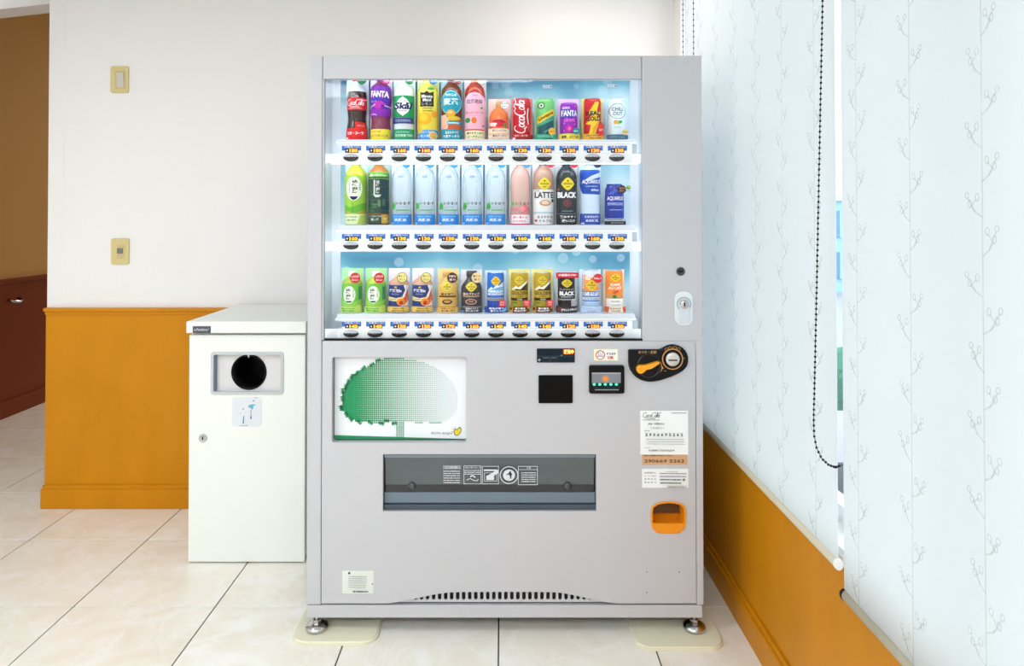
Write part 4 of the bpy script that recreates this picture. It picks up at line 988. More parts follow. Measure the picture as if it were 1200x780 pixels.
drink(694.2, 0, 'energy_drink_can', 'can', 'red energy drink can with a yellow lightning bolt', CAN, (208, 30, 38),
      {'label': Art().rect(-9.9, 9.9, 1.2, 45, (210, 30, 38)).poly([(2, 45), (-7, 30), (-1, 31), (-9, 19), (-3, 18), (-6, 4), (1, 3), (8.5, 27), (3, 26), (9, 33), (4, 34), (6.5, 45)], (248, 206, 40)).poly([(-2, 3), (-1, 14), (8, 25), (5, 18), (2, 10)], (240, 170, 30)).text('REAL', 0, 31.6, 5.4, (30, 28, 24), w=16.5, bold=.045, rot=3).text('GOLD', 0, 25.2, 5.4, (30, 28, 24), w=16.5, bold=.045, rot=3),
       'base_label': Art().rect(-12.4, 12.4, .2, 7.4, (236, 176, 50)).rect(-12.4, 12.4, .2, 1.2, (206, 60, 40)).text('元気ハツラツ', -1, 5.4, 1.8, K_, w=17, bold=.02).text('チャージだ', 2, 2.6, 2, K_, w=14, bold=.02),
       'badge': Art().rrect(5, 11.4, 5, 18.6, 1.2, (222, 50, 46)).rrect(6.6, 9.8, 18, 20.4, .5, (190, 60, 50)).text('HOT', 8.2, 11.6, 2.2, (250, 220, 210), w=4.6, bold=.02)},
      lid=True, card=(12.4, 50.3, (246, 226, 96)), arc=True, lift=1.5)
drink(722.4, 0, 'relaxation_drink_can', 'can', 'pale icy white can with a circled name, rightmost on the top shelf', CAN, (222, 238, 244),
      {'label': Art().rect(-9.9, 9.9, 1.2, 45, (224, 240, 246)).ring(0, 34, 9.7, 9.2, .7, (60, 90, 110), 30).text('CHILL', 0, 36.4, 4.2, (50, 66, 80), w=14, bold=.02).text('OUT', 0, 31.2, 4.2, (50, 66, 80), w=11, bold=.02).ell(-2.6, 21.2, 2.4, 2.4, (240, 160, 60)).ell(.4, 20.8, 2.4, 2.2, (190, 190, 60)).poly([(1, 22.6), (5, 23.6), (4.6, 20.2), (1.4, 19.4)], (40, 160, 80)).text('CBD DRINK', 0, 15.2, 1.4, (130, 150, 165), w=9).lines(4, 9, 46, 1, 1, .6, (120, 150, 170), 3),
       'base_label': Art().rect(-12.4, 12.4, .2, 6.6, (58, 106, 130)).text('リラクゼーション', -1.5, 3.8, 2.2, (200, 222, 232), w=18),
       'badge': badge(8, 9.4, 3.6, (226, 196, 130), '新味', (90, 70, 40))},
      lid=True, card=(12.4, 50.4, (206, 234, 244)), arc=True, lift=1.5)

# ---- middle shelf
drink(417.2, 1, 'green_tea_bottle', 'bottle', 'tall yellow-green tea bottle with white oval label, leftmost on the middle shelf', [(v, r * 1.06) for v, r in PET], (190, 190, 50),
      {'label': Art().rect(-12.7, 12.7, 13, 57, (150, 202, 62)).poly([(-12.6, 24), (-4, 20), (12.6, 26), (12.6, 14), (-12.6, 14)], (96, 176, 44)).poly([(-12.6, 18), (0, 13), (12.6, 18), (12.6, 13), (-12.6, 13)], (186, 170, 56)).ell(0, 42, 9.2, 14, (238, 248, 226), 28).vtext('綾鷹', 1.2, 53, 17, K_, 6.4, .02).vtext('茶葉のあまみ', -5.2, 51, 15, (80, 120, 60), 2, 0).vtext('急須緑茶', 6.8, 50, 10, (80, 120, 60), 2, 0).poly([(-5, 33), (5, 33), (3, 30), (0, 28.6), (-3, 30)], (28, 34, 76)).vtext('旨みと渋み', -1.4, 26, 12, (60, 80, 30), 1.6),
       'base_label': Art().rect(-12.7, 12.7, .6, 12.6, (222, 240, 186)).text('にごりまるみ', -3.6, 9.4, 2.4, (50, 60, 40), w=14, bold=.02).text('一服の緑茶', -3.6, 5.6, 2.2, (50, 60, 40), w=13, bold=.02).poly([(4, 1), (12.5, 2), (12.5, 12), (7, 11)], (186, 214, 90))},
      card=(13.2, 72, (196, 228, 214)), cap=(70, 75, 4.8, (226, 80, 70)))
drink(444.0, 1, 'dark_green_tea_bottle', 'bottle', 'ridged dark green tea bottle with vertical lettering', RIDGE, (176, 110, 34),
      {'label': Art().rect(-12.2, 12.2, 13, 60, (22, 74, 58)).rect(-12.2, 12.2, 56, 61, (104, 178, 58)).text('濃い味わい', 0, 57.5, 3.2, (228, 240, 210), w=19, bold=.02).rect(-12.2, 12.2, 53.4, 54.2, (120, 180, 80)).poly([(3.5, 13), (12.1, 13), (12.1, 52), (3.5, 52)], (18, 58, 66)).vtext('綾鷹', .8, 52, 16, (226, 226, 214), 4.6, .02).rect(-4, -2.4, 34, 52, (220, 226, 222)).poly([(-4.4, 35), (5, 35), (2.4, 32), (-2, 32)], (206, 226, 220)).rect(-6, 0, 20, 25, (60, 110, 78)).rect(1, 4, 21, 29, (100, 136, 80)).rect(-10, -3, 14.5, 17.5, (44, 96, 70)).rect(6, 9, 22, 30, (60, 100, 90)),
       'base_label': Art().rect(-12.2, 12.2, .6, 12.4, (34, 66, 54)).text('にごりほろにがの', -3, 10, 2.4, (226, 234, 220), w=16, bold=.02).text('濃い茶', -2.6, 6.2, 3, (226, 234, 220), w=10, bold=.02).rect(5, 12, 1.4, 12, (214, 170, 62)).rect(7, 10.6, 4, 9, (236, 206, 120))},
      card=(13.2, 72, (178, 212, 204)), cap=(70, 75, 4.8, (206, 110, 50)))
wl = ['directly right of the dark green tea bottle', 'second of the five clear ones', 'middle one of the five clear ones', 'fourth of the five clear ones', 'directly left of the pink peach water bottle']
for k, cx in enumerate((470.8, 498.4, 526.0, 553.4, 580.8)):
    drink(cx, 1, 'water_bottle', 'bottle', 'clear water bottle with blue base label, ' + wl[k], WATER, (222, 236, 246),
          {'label': Art().poly([(-11.2, 22), (-9.5, 24.4), (-8.6, 26.6), (-7.6, 24.6), (-5.8, 25.4), (-6.4, 22.6), (-5, 21), (-6.8, 20), (-6.4, 17), (-8.4, 18.6), (-10.4, 17), (-10.2, 19.8)], (56, 172, 62)).text('い・ろ・は・す', 2.6, 25, 3.6, (30, 36, 44), w=15.5, bold=.05).text('I LOHAS', 2.8, 21, 1.4, (150, 190, 190), w=12).rect(-5, 10.8, 16.6, 17.8, (70, 184, 96)),
           'badge': badge(7.4, 70.4, 4.6, (36, 120, 200), '国産', W_), 'base_label': Art().rect(-11.6, 11.6, .8, 12.4, (36, 146, 228)).text('日本の天然水', 0, 9.8, 1.8, (206, 232, 250), w=17).text('天然水', 0, 5.9, 3.8, W_, w=14.5, bold=.03).rect(-11, -8.4, 1.4, 2.4, W_).poly([(-3, 55), (-1, 58), (0, 56), (2, 58.4), (4, 55.6), (1, 54)], (150, 176, 200))},
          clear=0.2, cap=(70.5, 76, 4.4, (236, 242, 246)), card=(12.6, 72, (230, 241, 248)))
drink(609.6, 1, 'peach_water_bottle', 'bottle', 'clear pink-tinted peach water bottle with white base label', WATER, (250, 196, 174),
      {'label': Art().ell(-9, 24.6, 2, 2.4, (90, 176, 70)).text('い・ろ・は・す', 2.4, 24.6, 3.6, (50, 40, 40), w=16, bold=.05).ell(5, 18.6, 6, 4, (240, 110, 130)).ell(2.4, 18.4, 3, 3.2, (250, 150, 160)).text('もも', -6, 18, 3.6, (240, 110, 140), w=9, bold=.03).poly([(8, 21), (11, 19), (10, 15)], (80, 130, 70)),
       'badge': badge(7.4, 70.4, 4.6, (36, 120, 190), '新味', W_), 'base_label': Art().rect(-11.7, 11.7, .6, 12.6, (236, 90, 130)).rect(-10.9, 10.9, 1.6, 11.8, (252, 244, 246)).text('香り豊かな', 0, 8.9, 2.8, (226, 60, 100), w=17, bold=.02).text('もも天然水', -1, 4.6, 2.4, (226, 60, 100), w=15, bold=.02)},
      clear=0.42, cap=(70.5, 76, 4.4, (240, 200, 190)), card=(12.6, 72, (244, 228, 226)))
A = Art().rect(-11.9, 11.9, 12.6, 41, (238, 240, 240)).poly([(-11.9, 41), (11.9, 41), (11.9, 37), (0, 39), (-11.9, 37)], (238, 240, 240)); diamond(A, .6, 47.5, 7.4, 7.6, (238, 216, 46))
A.text('LATTE', .4, 34.6, 7, (54, 50, 56), w=22, bold=.03).text('CAFE', -8, 39.4, 2, (70, 60, 60), w=5).ell(1.5, 25.4, 6.6, 3.6, (206, 150, 116)).ell(1.5, 25.8, 4.6, 2.2, (240, 214, 190)).ell(10, 28, 1.6, 2, (70, 50, 50)).rect(-11.9, 11.9, 13.6, 14.8, (150, 196, 220))
drink(636.8, 1, 'latte_bottle', 'bottle', 'beige and white coffee latte bottle with yellow diamond', PET, (186, 146, 126),
      {'label': A, 'badge': badge(7.4, 70.4, 4.6, (206, 44, 56), '人気', W_), 'base_label': Art().rect(-12, 12, .6, 12.4, (240, 240, 242)).text('まろやかな', 1.5, 9.2, 3.4, (60, 46, 44), w=18, bold=.02).text('ミルク感', 2, 4.8, 3.4, (60, 46, 44), w=16, bold=.02).ell(-9, 5, 1.6, 1.4, (190, 60, 50))}, card=(13, 72, (232, 226, 230)), cap=(69.5, 76, 4.8, (120, 90, 80)))
A = Art().rect(-11.9, 11.9, 12.6, 58, (46, 56, 60)); diamond(A, .6, 47.5, 7.6, 7.6, (238, 216, 46))
A.text('BLACK', 0, 34.6, 7, W_, w=22, bold=.05).ring(0, 25, 4.4, 4, 1.3, (150, 60, 56), 18).ell(0, 25, 2, 1.8, (120, 70, 66)).lines(-6, 7, 16, 1, 1, .9, (130, 150, 160), 5).ell(-10, 41, 1.4, 1.8, (150, 90, 60)).ell(9, 52, 1, 1.2, (150, 90, 60))
drink(663.8, 1, 'black_coffee_bottle', 'bottle', 'charcoal black coffee bottle with yellow diamond and large white lettering', PET, (44, 54, 58),
      {'label': A, 'badge': badge(7.4, 70.4, 4.6, (206, 36, 44), '人気', W_), 'base_label': Art().rect(-12, 12, .6, 12.6, (36, 42, 46)).rect(-12, 12, 12.4, 13, (120, 130, 134)).text('飲みやすく', .8, 9.2, 3.4, W_, w=19, bold=.03).text('深いコク', 1.5, 4.8, 3.4, W_, w=16, bold=.03)}, card=(13, 72, (226, 228, 234)), cap=(69, 76, 4.8, (26, 28, 30)))
drink(691.2, 1, 'sports_drink_bottle', 'bottle', 'pale sports drink bottle with wide blue label and white swoosh', [(0, 10.6), (.8, 12), (14, 12), (30, 11.7), (36, 12), (60, 12), (64, 11), (67, 7), (70, 4.6), (73, 4.4)], (206, 226, 246),
      {'label': Art().poly([(-11.8, 64), (11.8, 64), (12, 36.5), (10, 35), (-9.4, 36), (-11, 40), (-12, 46)], (30, 78, 178)).poly([(-7, 52), (0, 56.6), (11.9, 61), (11.9, 56), (4, 53.4), (-2, 51)], (196, 214, 240)).text('AQUARIUS', .4, 49.6, 5.2, W_, w=21, bold=.015, shear=.15).lines(-6, 8, 44.6, 1, 1, .9, (190, 208, 240), 3).text('600ml', 4.4, 40.4, 3, (214, 226, 246), w=9, bold=.03),
       'badge': badge(7.4, 70.4, 4.6, (30, 36, 56), '熱中', W_), 'base_label': Art().rect(-12, 12, .6, 13, (44, 80, 182)).text('ミネラルゲン', 1.2, 9.4, 3, W_, w=17, bold=.03).text('水分補給', 1, 5, 3.2, W_, w=15, bold=.03).rect(-11, -7.6, 1, 2.6, W_)},
      card=(13, 72, (222, 232, 244)), cap=(69.5, 76, 4.8, (40, 70, 160)))
drink(719.8, 1, 'sparkling_sports_can', 'can', 'royal blue sports drink can alone at the right end of middle shelf', CANB, (26, 50, 152),
      {'label': Art().rect(-10.7, 10.7, 1.2, 41, (28, 52, 156)).poly([(-10, 36), (0, 41), (6, 41), (-4, 35)], (64, 96, 196)).text('AQUARIUS', 0, 30.4, 5.4, W_, w=19, bold=.012).text('SPARKLING', 0, 24.4, 3.4, (190, 206, 244), w=18, bold=.01).lines(-7, 8, 17.4, 1, 1, .8, (170, 190, 236), 3),
       'base_label': Art().rect(-12.4, 12.4, .2, 4.4, (22, 28, 50)).rect(-12.4, 12.4, 4.4, 7.4, (186, 194, 208)).text('スパークリング', 2, 2.3, 2, (220, 214, 180), w=15, bold=.02).lines(-10, 8, 6, 1, 1, 1, (70, 80, 100), 4),
       'badge': badge(6.8, 41, 4.8, (18, 20, 26), 'ゼロ', (236, 160, 120), t2='カロリー')},
      lid=True, arc=True)

# ---- bottom shelf
for k, cx in enumerate((412.6, 440.4)):
    drink(cx, 2, 'small_green_tea_bottle', 'bottle', 'small green tea bottle with red round badge, ' + ('leftmost on the bottom shelf' if k == 0 else 'second on the bottom shelf'), HOT, (176, 190, 60),
          {'label': Art().rect(-11.6, 11.6, 8, 33.5, (112, 192, 66)).poly([(-11.6, 15), (0, 11), (11.6, 15), (11.6, 8), (-11.6, 8)], (140, 206, 80)).rect(9, 11.6, 15, 30, (50, 140, 90)).ell(-.8, 21, 7, 10, (238, 248, 230), 26).vtext('綾鷹', -2, 28.6, 13.4, K_, 5.6, .02).vtext('茶の旨味', 4, 27.6, 10, (70, 120, 60), 1.8).poly([(-5, 13.8), (2.8, 13.8), (1, 12), (-3, 12)], (30, 36, 70)),
           'base_label': Art().rect(-12.4, 12.4, .2, 7.4, (170, 218, 104)).text('急須でいれたような', -2.4, 5, 1.8, (40, 60, 30), w=16, bold=.02).text('緑茶の旨み', -2, 2.4, 2, (40, 60, 30), w=14, bold=.02).poly([(5, .4), (12.4, .6), (12.4, 8.6), (8, 9)], (190, 214, 90)),
           'badge': badge(6.2, 40.4, 6.1, (206, 30, 36), 'しみじみ', W_, t2='おいしい')},
          cap=(41, 47.5, 4.6, (238, 242, 244)), card=(12.4, 50.5, (172, 228, 158)), arc=True)
for k, cx in enumerate((467.4, 495.2)):
    drink(cx, 2, 'milk_tea_bottle', 'bottle', 'small milk tea bottle with navy label and gold base band, ' + ('beside the second green tea' if k == 0 else 'beside the golden coffee bottle'), HOT, (206, 156, 124),
          {'label': Art().rect(-11.6, 11.6, 7.5, 32, (34, 54, 122)).poly([(7, 32), (11.6, 32), (11.6, 7.5), (4, 8), (6, 20), (8.6, 26)], (244, 238, 236)).poly([(-11.6, 19), (-2, 17), (8, 19), (8, 13), (-11.6, 14)], (236, 216, 150)).poly([(11, 28), (11.6, 14), (7, 8), (4, 14), (8, 18)], (224, 90, 60)).ell(4, 12.6, 4.8, 4.2, (240, 140, 40)).ell(4.2, 11.6, 2.4, 2.4, (190, 50, 40)).text('紅茶花伝', -2.4, 25.6, 3.8, W_, w=14.5, bold=.03).text('ロイヤル', -2.4, 21.6, 1.8, (200, 210, 236), w=8).ell(-2, 29.6, 1.6, .9, (220, 190, 100)).lines(-8, 0, 15.6, 1, 1, .8, (120, 90, 50), 5),
           'base_label': Art().rect(-12.4, 12.4, .2, 7, (226, 192, 96)).rect(-12.4, 12.4, .1, .8, (70, 80, 130)).text('手摘み茶葉', 1, 5, 1.9, (110, 76, 30), w=13, bold=.02).text('国産牛乳使用', 1, 2.4, 1.9, (90, 60, 30), w=15, bold=.02),
           'badge': badge(5.6, 40.8, 6, (240, 226, 130), '身体に', (80, 84, 50), ring=(50, 54, 60), t2='うれしい')},
          cap=(41, 47.5, 4.4, (240, 242, 246)), card=(12.4, 50.5, (236, 226, 246)), arc=True)
A = Art().rect(-11.9, 11.9, 7.2, 32, (216, 176, 92)); diamond(A, -.4, 30, 6.4, 5.6, (226, 202, 64)); A.text('香る微糖', 0, 21.6, 3, (70, 44, 26), w=15, bold=.03).rect(-9.6, 9.6, 18, 19.8, (70, 40, 26)).ell(0, 12.8, 6, 3, (76, 44, 30)).ell(0, 13.2, 4, 1.6, (196, 140, 90))
drink(525.0, 2, 'golden_coffee_bottle', 'bottle', 'gold aluminium coffee bottle with brown round badge', ALU, (214, 174, 92),
      {'label': A, 'base_label': Art().rect(-12.4, 12.4, .2, 7.2, (226, 182, 96)).rect(-12.4, 12.4, 6.6, 7.2, (150, 100, 50)).text('芳醇なミルクと', 1, 5, 2, (110, 60, 30), w=16, bold=.02).text('香り高い微糖', 1, 2.4, 2, (60, 36, 24), w=16, bold=.03),
       'badge': badge(6, 40.6, 6, (84, 46, 40), '芳醇な', (240, 220, 210), t2='香り')}, cap=(41.4, 47, 6.2, (206, 160, 80)), card=(12.4, 50, (238, 212, 146)), arc=True)
A = Art().rect(-11.9, 11.9, 7.2, 31, (58, 54, 58)); diamond(A, .2, 30, 6.6, 5.8, (230, 204, 60)); A.text('香るブラック', 0, 21.8, 3, (226, 206, 190), w=19, bold=.03).rect(-9.6, 9.6, 18.4, 19.6, (206, 150, 110)).ell(0, 13, 6.6, 3.2, (200, 160, 140)).ell(0, 13, 5.4, 2.4, (66, 46, 44)).ell(0, 13.2, 3.4, 1.2, (150, 110, 96))
drink(552.6, 2, 'black_aluminium_bottle', 'bottle', 'black aluminium coffee bottle with cream round badge', ALU, (58, 54, 58),
      {'label': A, 'base_label': Art().rect(-12.4, 12.4, .2, 7.2, (70, 72, 78)).rect(-12.4, 12.4, 6.6, 7.2, (170, 174, 180)).text('焙煎のコクと', 1, 5, 2, (236, 236, 236), w=15, bold=.02).text('深いキレ味', 1, 2.4, 2, (236, 236, 236), w=15, bold=.03).rect(-11.6, -8.6, 1, 2.4, (120, 160, 220)),
       'badge': badge(6.6, 40.8, 6, (240, 214, 158), '豊かな', (120, 70, 40), t2='香り')}, cap=(41.4, 47.6, 6.2, (44, 34, 34)), card=(12.4, 49, (232, 230, 236)), arc=True)
A = Art().rect(-9.7, 9.7, 1, 43.4, (34, 112, 206)).poly([(-9.7, 25), (-5, 30), (-3, 28), (2, 33), (4, 31), (9.7, 36), (9.7, 24), (-9.7, 24)], (220, 236, 250)).poly([(-9.7, 25), (-4, 27), (2, 29), (9.7, 30), (9.7, 22), (-9.7, 22)], (96, 170, 226)); diamond(A, .4, 36.4, 5.6, 5.6, (240, 196, 40)); A.text('EMERALD', 0, 24.6, 2.6, W_, w=17, bold=.04).text('MOUNTAIN', 0, 21.2, 2.6, W_, w=18, bold=.04).rect(-9.7, 9.7, 14, 17.2, (186, 178, 160)).lines(-7, 8, 15.6, 1, 1, 1.4, (120, 110, 100), 4).rect(-9.7, 9.7, 1, 14, (30, 74, 170))
drink(580.8, 2, 'blue_coffee_can', 'can', 'blue coffee can printed with snowy mountains', SLIM, (34, 100, 196),
      {'label': A, 'base_label': Art().rect(-12.4, 12.4, .2, 7.2, (30, 70, 160)).text('産地が違う', 1, 5.2, 2.2, W_, w=17, bold=.03).text('香りとコク', 2, 2.4, 2.2, W_, w=16, bold=.03).poly([(8, .6), (12.2, 2), (12.2, 6), (10, 5)], (110, 190, 240)),
       'badge': Art().rrect(4, 11.6, 7.6, 14.6, .6, (220, 50, 66)).text('期間', 7.8, 12.4, 2, (250, 210, 214), w=5).text('限定', 7.8, 9.8, 2, (250, 210, 214), w=5)}, lid=True, card=(12.4, 48, (216, 230, 246)), arc=True)
for k, cx in enumerate((608.6, 635.6)):
    A = Art().rect(-9.7, 9.7, 1, 43.4, (190, 158, 38)).poly([(-9.7, 27), (-4, 31), (-2, 29), (3, 32), (9.7, 38), (9.7, 26), (-9.7, 26)], (246, 240, 220)).poly([(-9.7, 24), (-4, 27.6), (1, 27), (9.7, 35), (9.7, 22), (-9.7, 22)], (52, 44, 20)).poly([(-9.7, 25.6), (9.7, 25.6), (9.7, 17.8), (-9.7, 17.8)], (196, 164, 50)); diamond(A, -.4, 37.4, 5.6, 5, (226, 196, 50)); A.text('GOLDEN', 0, 22.6, 4.2, (50, 40, 16), w=18.5, bold=.03).text('DRIP', 0, 18.8, 2, (70, 56, 20), w=8).rect(-9.7, 9.7, 14, 17, (34, 30, 24)).text('微糖', 0, 15.5, 2, (230, 226, 214), w=6).rect(-9.7, 9.7, 1, 14, (160, 150, 40)).lines(-8, -2, 11.6, 1, 1, 1.4, (90, 84, 20), 3)
    drink(cx, 2, 'golden_coffee_can', 'can', 'gold coffee can with mountain print, ' + ('next to the blue mountain can' if k == 0 else 'next to the black can'), SLIM, (190, 158, 44),
          {'label': A, 'base_label': Art().rect(-12.4, 12.4, .2, 7.4, (110, 66, 44)).rect(-12.4, -8, .2, 7.4, (206, 160, 70)).rect(9, 12.4, .2, 7.4, (196, 150, 70)).text('香り薫る', .5, 5.2, 2.2, W_, w=12, bold=.04).text('金の微糖', .5, 2.4, 2.2, W_, w=14, bold=.04).ell(-10, 4.6, 1.4, 1.8, (90, 50, 30)).ell(10, 3, 1.4, 1.8, (90, 50, 30)),
           'badge': Art().rrect(4, 12, 8, 15, .5, (226, 60, 70)).text('増量', 8, 12.6, 2, (250, 220, 220), w=5).text('中', 8, 10, 2, (250, 220, 220), w=3)}, lid=True, card=(12.4, 49.6, (240, 224, 140)), arc=True)
A = Art().rect(-9.9, 9.9, 1, 45, (38, 36, 40)); diamond(A, 0, 34, 6.4, 5, (230, 204, 50)); A.text('PLATINUM', 0, 26.8, 1.9, (190, 190, 196), w=16).text('BLACK', .2, 22.2, 5, W_, w=17.5, bold=.05).lines(-7, 7, 18.2, 1, 1, 1.2, (180, 180, 186), 4).rect(-9.9, 9.9, 14.4, 16, (150, 154, 160)).rect(-9.9, 2, 9.6, 13.4, (20, 20, 24))
drink(663.6, 2, 'black_coffee_can', 'can', 'black coffee can under a red banner', SLIM, (38, 36, 40),
      {'label': A, 'base_label': Art().rect(-12.4, 12.4, .2, 8, (46, 44, 48)).text('後キレシャキッと', 2.4, 3.8, 3.6, W_, w=19, bold=.04, rot=3).poly([(-11.6, 1), (-7, 1.6), (-6, 6.6), (-11.6, 6)], (120, 50, 50)),
       'badge': Art().rrect(-13, 13, 40.4, 46.6, .4, (208, 32, 40)).text('大容量の170g', 0, 43.6, 3.2, W_, w=21, bold=.04).rrect(4.4, 10, 8, 15, .8, (160, 162, 168)).rrect(5.6, 8.8, 14.6, 16.4, .3, (190, 192, 198))}, card=(12.4, 47, (226, 230, 236)), arc=True)
A = Art().rect(-9.7, 9.7, 1, 47, (226, 234, 246)).poly([(-9.7, 44), (-2, 42), (4, 36), (9.7, 40), (9.7, 26), (-9.7, 24)], (240, 150, 60)).ell(-4, 40, 4, 2.6, (246, 220, 200)).ell(2, 38.4, 3.4, 2.2, (226, 110, 50)); diamond(A, .2, 31.6, 7, 6.4, (240, 200, 40)); A.rect(-9.7, 9.7, 17.8, 25, (84, 130, 200)).text('CAFE AU LAIT', 0, 21.6, 4.6, W_, w=18.6, bold=.05).lines(-8, 8, 16, 1, 1, 1.2, (120, 160, 210), 3).rect(-9.7, 9.7, 13, 14.4, (60, 110, 190)).rect(-9.7, 9.7, 8, 12, (170, 206, 240))
drink(692.0, 2, 'cafe_au_lait_can', 'can', 'pale blue coffee can with orange splash and red round badge', [(v * 1.06, r) for v, r in SLIM], (210, 224, 242),
      {'label': A, 'base_label': Art().rect(-12.4, 12.4, .2, 7.6, (190, 216, 244)).text('ミルクたっぷり', 0, 4.8, 1.9, (60, 90, 160), w=20).text('カフェオレ', 0, 2, 1.6, (210, 50, 60), w=11, bold=.03),
       'badge': badge(6.8, 40, 5.4, (218, 40, 44), 'No.1', W_)}, lid=True, card=(12.4, 49, (232, 236, 248)), arc=True)
A = Art().rect(-9.8, 9.8, 1, 47, (242, 140, 44)); diamond(A, 0, 40.4, 6.2, 4.8, (240, 196, 40)); A.rect(-9.8, 9.8, 12, 19.6, (110, 104, 84)).poly([(-9.8, 22), (9.8, 20), (9.8, 17), (-9.8, 17)], (206, 150, 80)).text('CAFE', 0, 32.4, 2.8, W_, w=11, bold=.03).text('AU LAIT', 0, 28.4, 3.4, (250, 226, 206), w=16, bold=.03).ell(0, 23.8, 4.4, 3, (236, 110, 40)).stroke([(-2, 22.6), (3, 25.4)], 1, (120, 50, 30)).ell(-1, 18.6, 2.4, 2, (70, 120, 60)).rect(-9.8, 9.8, 1, 16.4, (238, 236, 232)).text('EUROPEAN', 0, 13, 1.6, (90, 80, 76), w=10, bold=.02).lines(-4, 6, 9, 1, 1, 1, (170, 166, 160), 4)
drink(719.6, 2, 'orange_coffee_can', 'can', 'orange and white coffee can, rightmost on the bottom shelf', [(v * 1.06, r) for v, r in SLIM], (238, 150, 70),
      {'label': A, 'base_label': Art().rect(-12.4, 12.4, .2, 7.6, (244, 226, 204)).poly([(-12.4, .4), (-8.4, .4), (-7, 7), (-12.4, 7.4)], (206, 90, 50)).poly([(12.4, .4), (9, .4), (8, 6.4), (12.4, 7.4)], (206, 90, 50)).text('まろやかな', 0, 5, 2, (90, 44, 30), w=13, bold=.03).text('コクの味', 0, 2.3, 2, (90, 44, 30), w=11, bold=.03)}, lid=True, card=(12.4, 49, (246, 222, 196)), arc=True)

# ------------------------------------------------------------------ floor pads under the machine feet
for k, (a, b, c_, lab) in enumerate(((338, 440, 755, 'beige rounded floor pad under the left foot of the vending machine'), (745.5, 852.5, 761.5, 'beige rounded floor pad under the right foot, beside the wooden baseboard'))):
    f0 = G(a, c_, 0.004); f1 = G(b, c_, 0.004); x1_ = min(f1.x, XR - 0.028)
    y0_ = f0.y; y1_ = y0_ + 0.30
    pd = MB(); pd.prism(rr(f0.x, x1_, y0_, y1_, 0.05, 6), 0.0005, 0.012, axis='z')
    top = [f for f in pd.bm.faces if all(v.co.z > .011 for v in f.verts)]
    bmesh.ops.bevel(pd.bm, geom=list(top[0].edges), offset=.005, segments=3, affect='EDGES')
    tag(pd.build('floor_pad', beige), lab, 'pad', 'pads under the machine feet')

# ------------------------------------------------------------------ recycling bin
YBN = G(290, 660).y
bx0, bx1 = P(221, 500, YBN).x, P(357.5, 500, YBN).x
bzt = P(290, 391, YBN).z
bin_ = thing('recycling_bin', ((bx0 + bx1) / 2, YBN + .2, 0), 'white metal recycling bin with round black opening beside the vending machine', 'bin')
MB().box(bx0, bx1, YBN + .022, YW - .035, .02, bzt, .004).build('body', binw, bin_)
MB().box(bx0 + .012, bx1 - .012, YBN + .05, YW - .045, .0, .02).build('plinth', mat('plinth_dark', (50, 50, 52), .7), bin_)
bh = lambda a, b, y=YBN: P(a, b, y)
dr = link('door', MB().box(bx0, bx1, YBN, YBN + .021, .005, bzt - .004, .005).mesh('door'), binw)
a, b = bh(247, 462), bh(332.5, 412)
cut(dr, MB().prism(rr(a.x + .006, b.x - .006, a.z + .006, b.z - .006, .008), YBN - .02, YBN + .05).mesh())
dr.data.transform(__import__('mathutils').Matrix.Translation(-org(bin_))); dr.parent = bin_; ORG[dr.name] = org(bin_)
lid0, lid1 = P(218, 384, YBN - .022).x, P(358.5, 384, YBN - .022).x
ld_ = MB().box(lid0, lid1, YBN - .022, YW - .028, P(290, 390.3, YBN - .022).z, P(290, 376.5, YBN - .022).z, .004).build('lid', binw, bin_)
q0, q1 = P(226, 390, YBN - .022), P(247, 382, YBN - .022)
bp_ = MB().box(q0.x, q1.x, YBN - .0245, YBN - .021, q0.z, q1.z, .0008, 1).build('maker_plate', mat('maker_plate', (74, 74, 84), .35), ld_)
Art(True).text('e Partition', 235.2, 386, 3.0, (216, 216, 222), w=15, bold=.02).text('✓', 243.8, 385.6, 3.4, (200, 200, 206), w=2.6).flat('plate_print', YBN - .0248, bp_)
grey = mat('inlet_grey', (196, 200, 202), .4)
frm = link('inlet_frame', MB().prism(rr(a.x, b.x, a.z, b.z, .012), YBN - .004, YBN + .004, bev=.0015).mesh('f'), grey)
cut(frm, MB().prism(rr(a.x + .011, b.x - .011, a.z + .011, b.z - .011, .006), YBN - .02, YBN + .05).mesh())
frm.data.transform(__import__('mathutils').Matrix.Translation(-org(bin_))); frm.parent = bin_; ORG[frm.name] = org(bin_)
hc = bh(292, 435.6, YBN + .02); hr = 20.3 * YBN / F
ipl = link('inlet_plate', MB().box(a.x, b.x, YBN + .018, YBN + .0215, a.z, b.z).mesh('p'), mat('inlet_plate', (222, 220, 220), .4))
cut(ipl, MB().lathe((hc.x, 0, hc.z), [(YBN - .02, hr), (YBN + .06, hr)], 40, 'y').mesh())
ipl.data.transform(__import__('mathutils').Matrix.Translation(-org(bin_))); ipl.parent = bin_; ORG[ipl.name] = org(bin_)
bodo = [c for c in bin_.children if c.name.startswith('body')][0]
cut(bodo, MB().lathe((hc.x, 0, hc.z), [(YBN + .0, hr * 1.1), (YBN + .25, hr * 1.1)], 40, 'y').mesh())
rg = MB().lathe((hc.x, hc.y, hc.z), [(-.004, hr + .002), (-.006, hr), (-.006, hr - .004), (.16, hr - .007), (.16, hr - .002), (-.004, hr + .002)], 40, 'y', cap=False).build('hole_ring', black, ipl, True)
MB().prism([(hc.x - .006, hc.z + hr + .003), (hc.x + .006, hc.z + hr + .003), (hc.x, hc.z + hr - .012)], hc.y - .008, hc.y - .004).build('notch', grey, ipl)
MB().lathe((hc.x, hc.y, hc.z), [(.16, hr * 1.05), (.161, hr * 1.05)], 32, 'y').build('hole_back', black, ipl)
q = P(251.5, 437, YBN + .006)
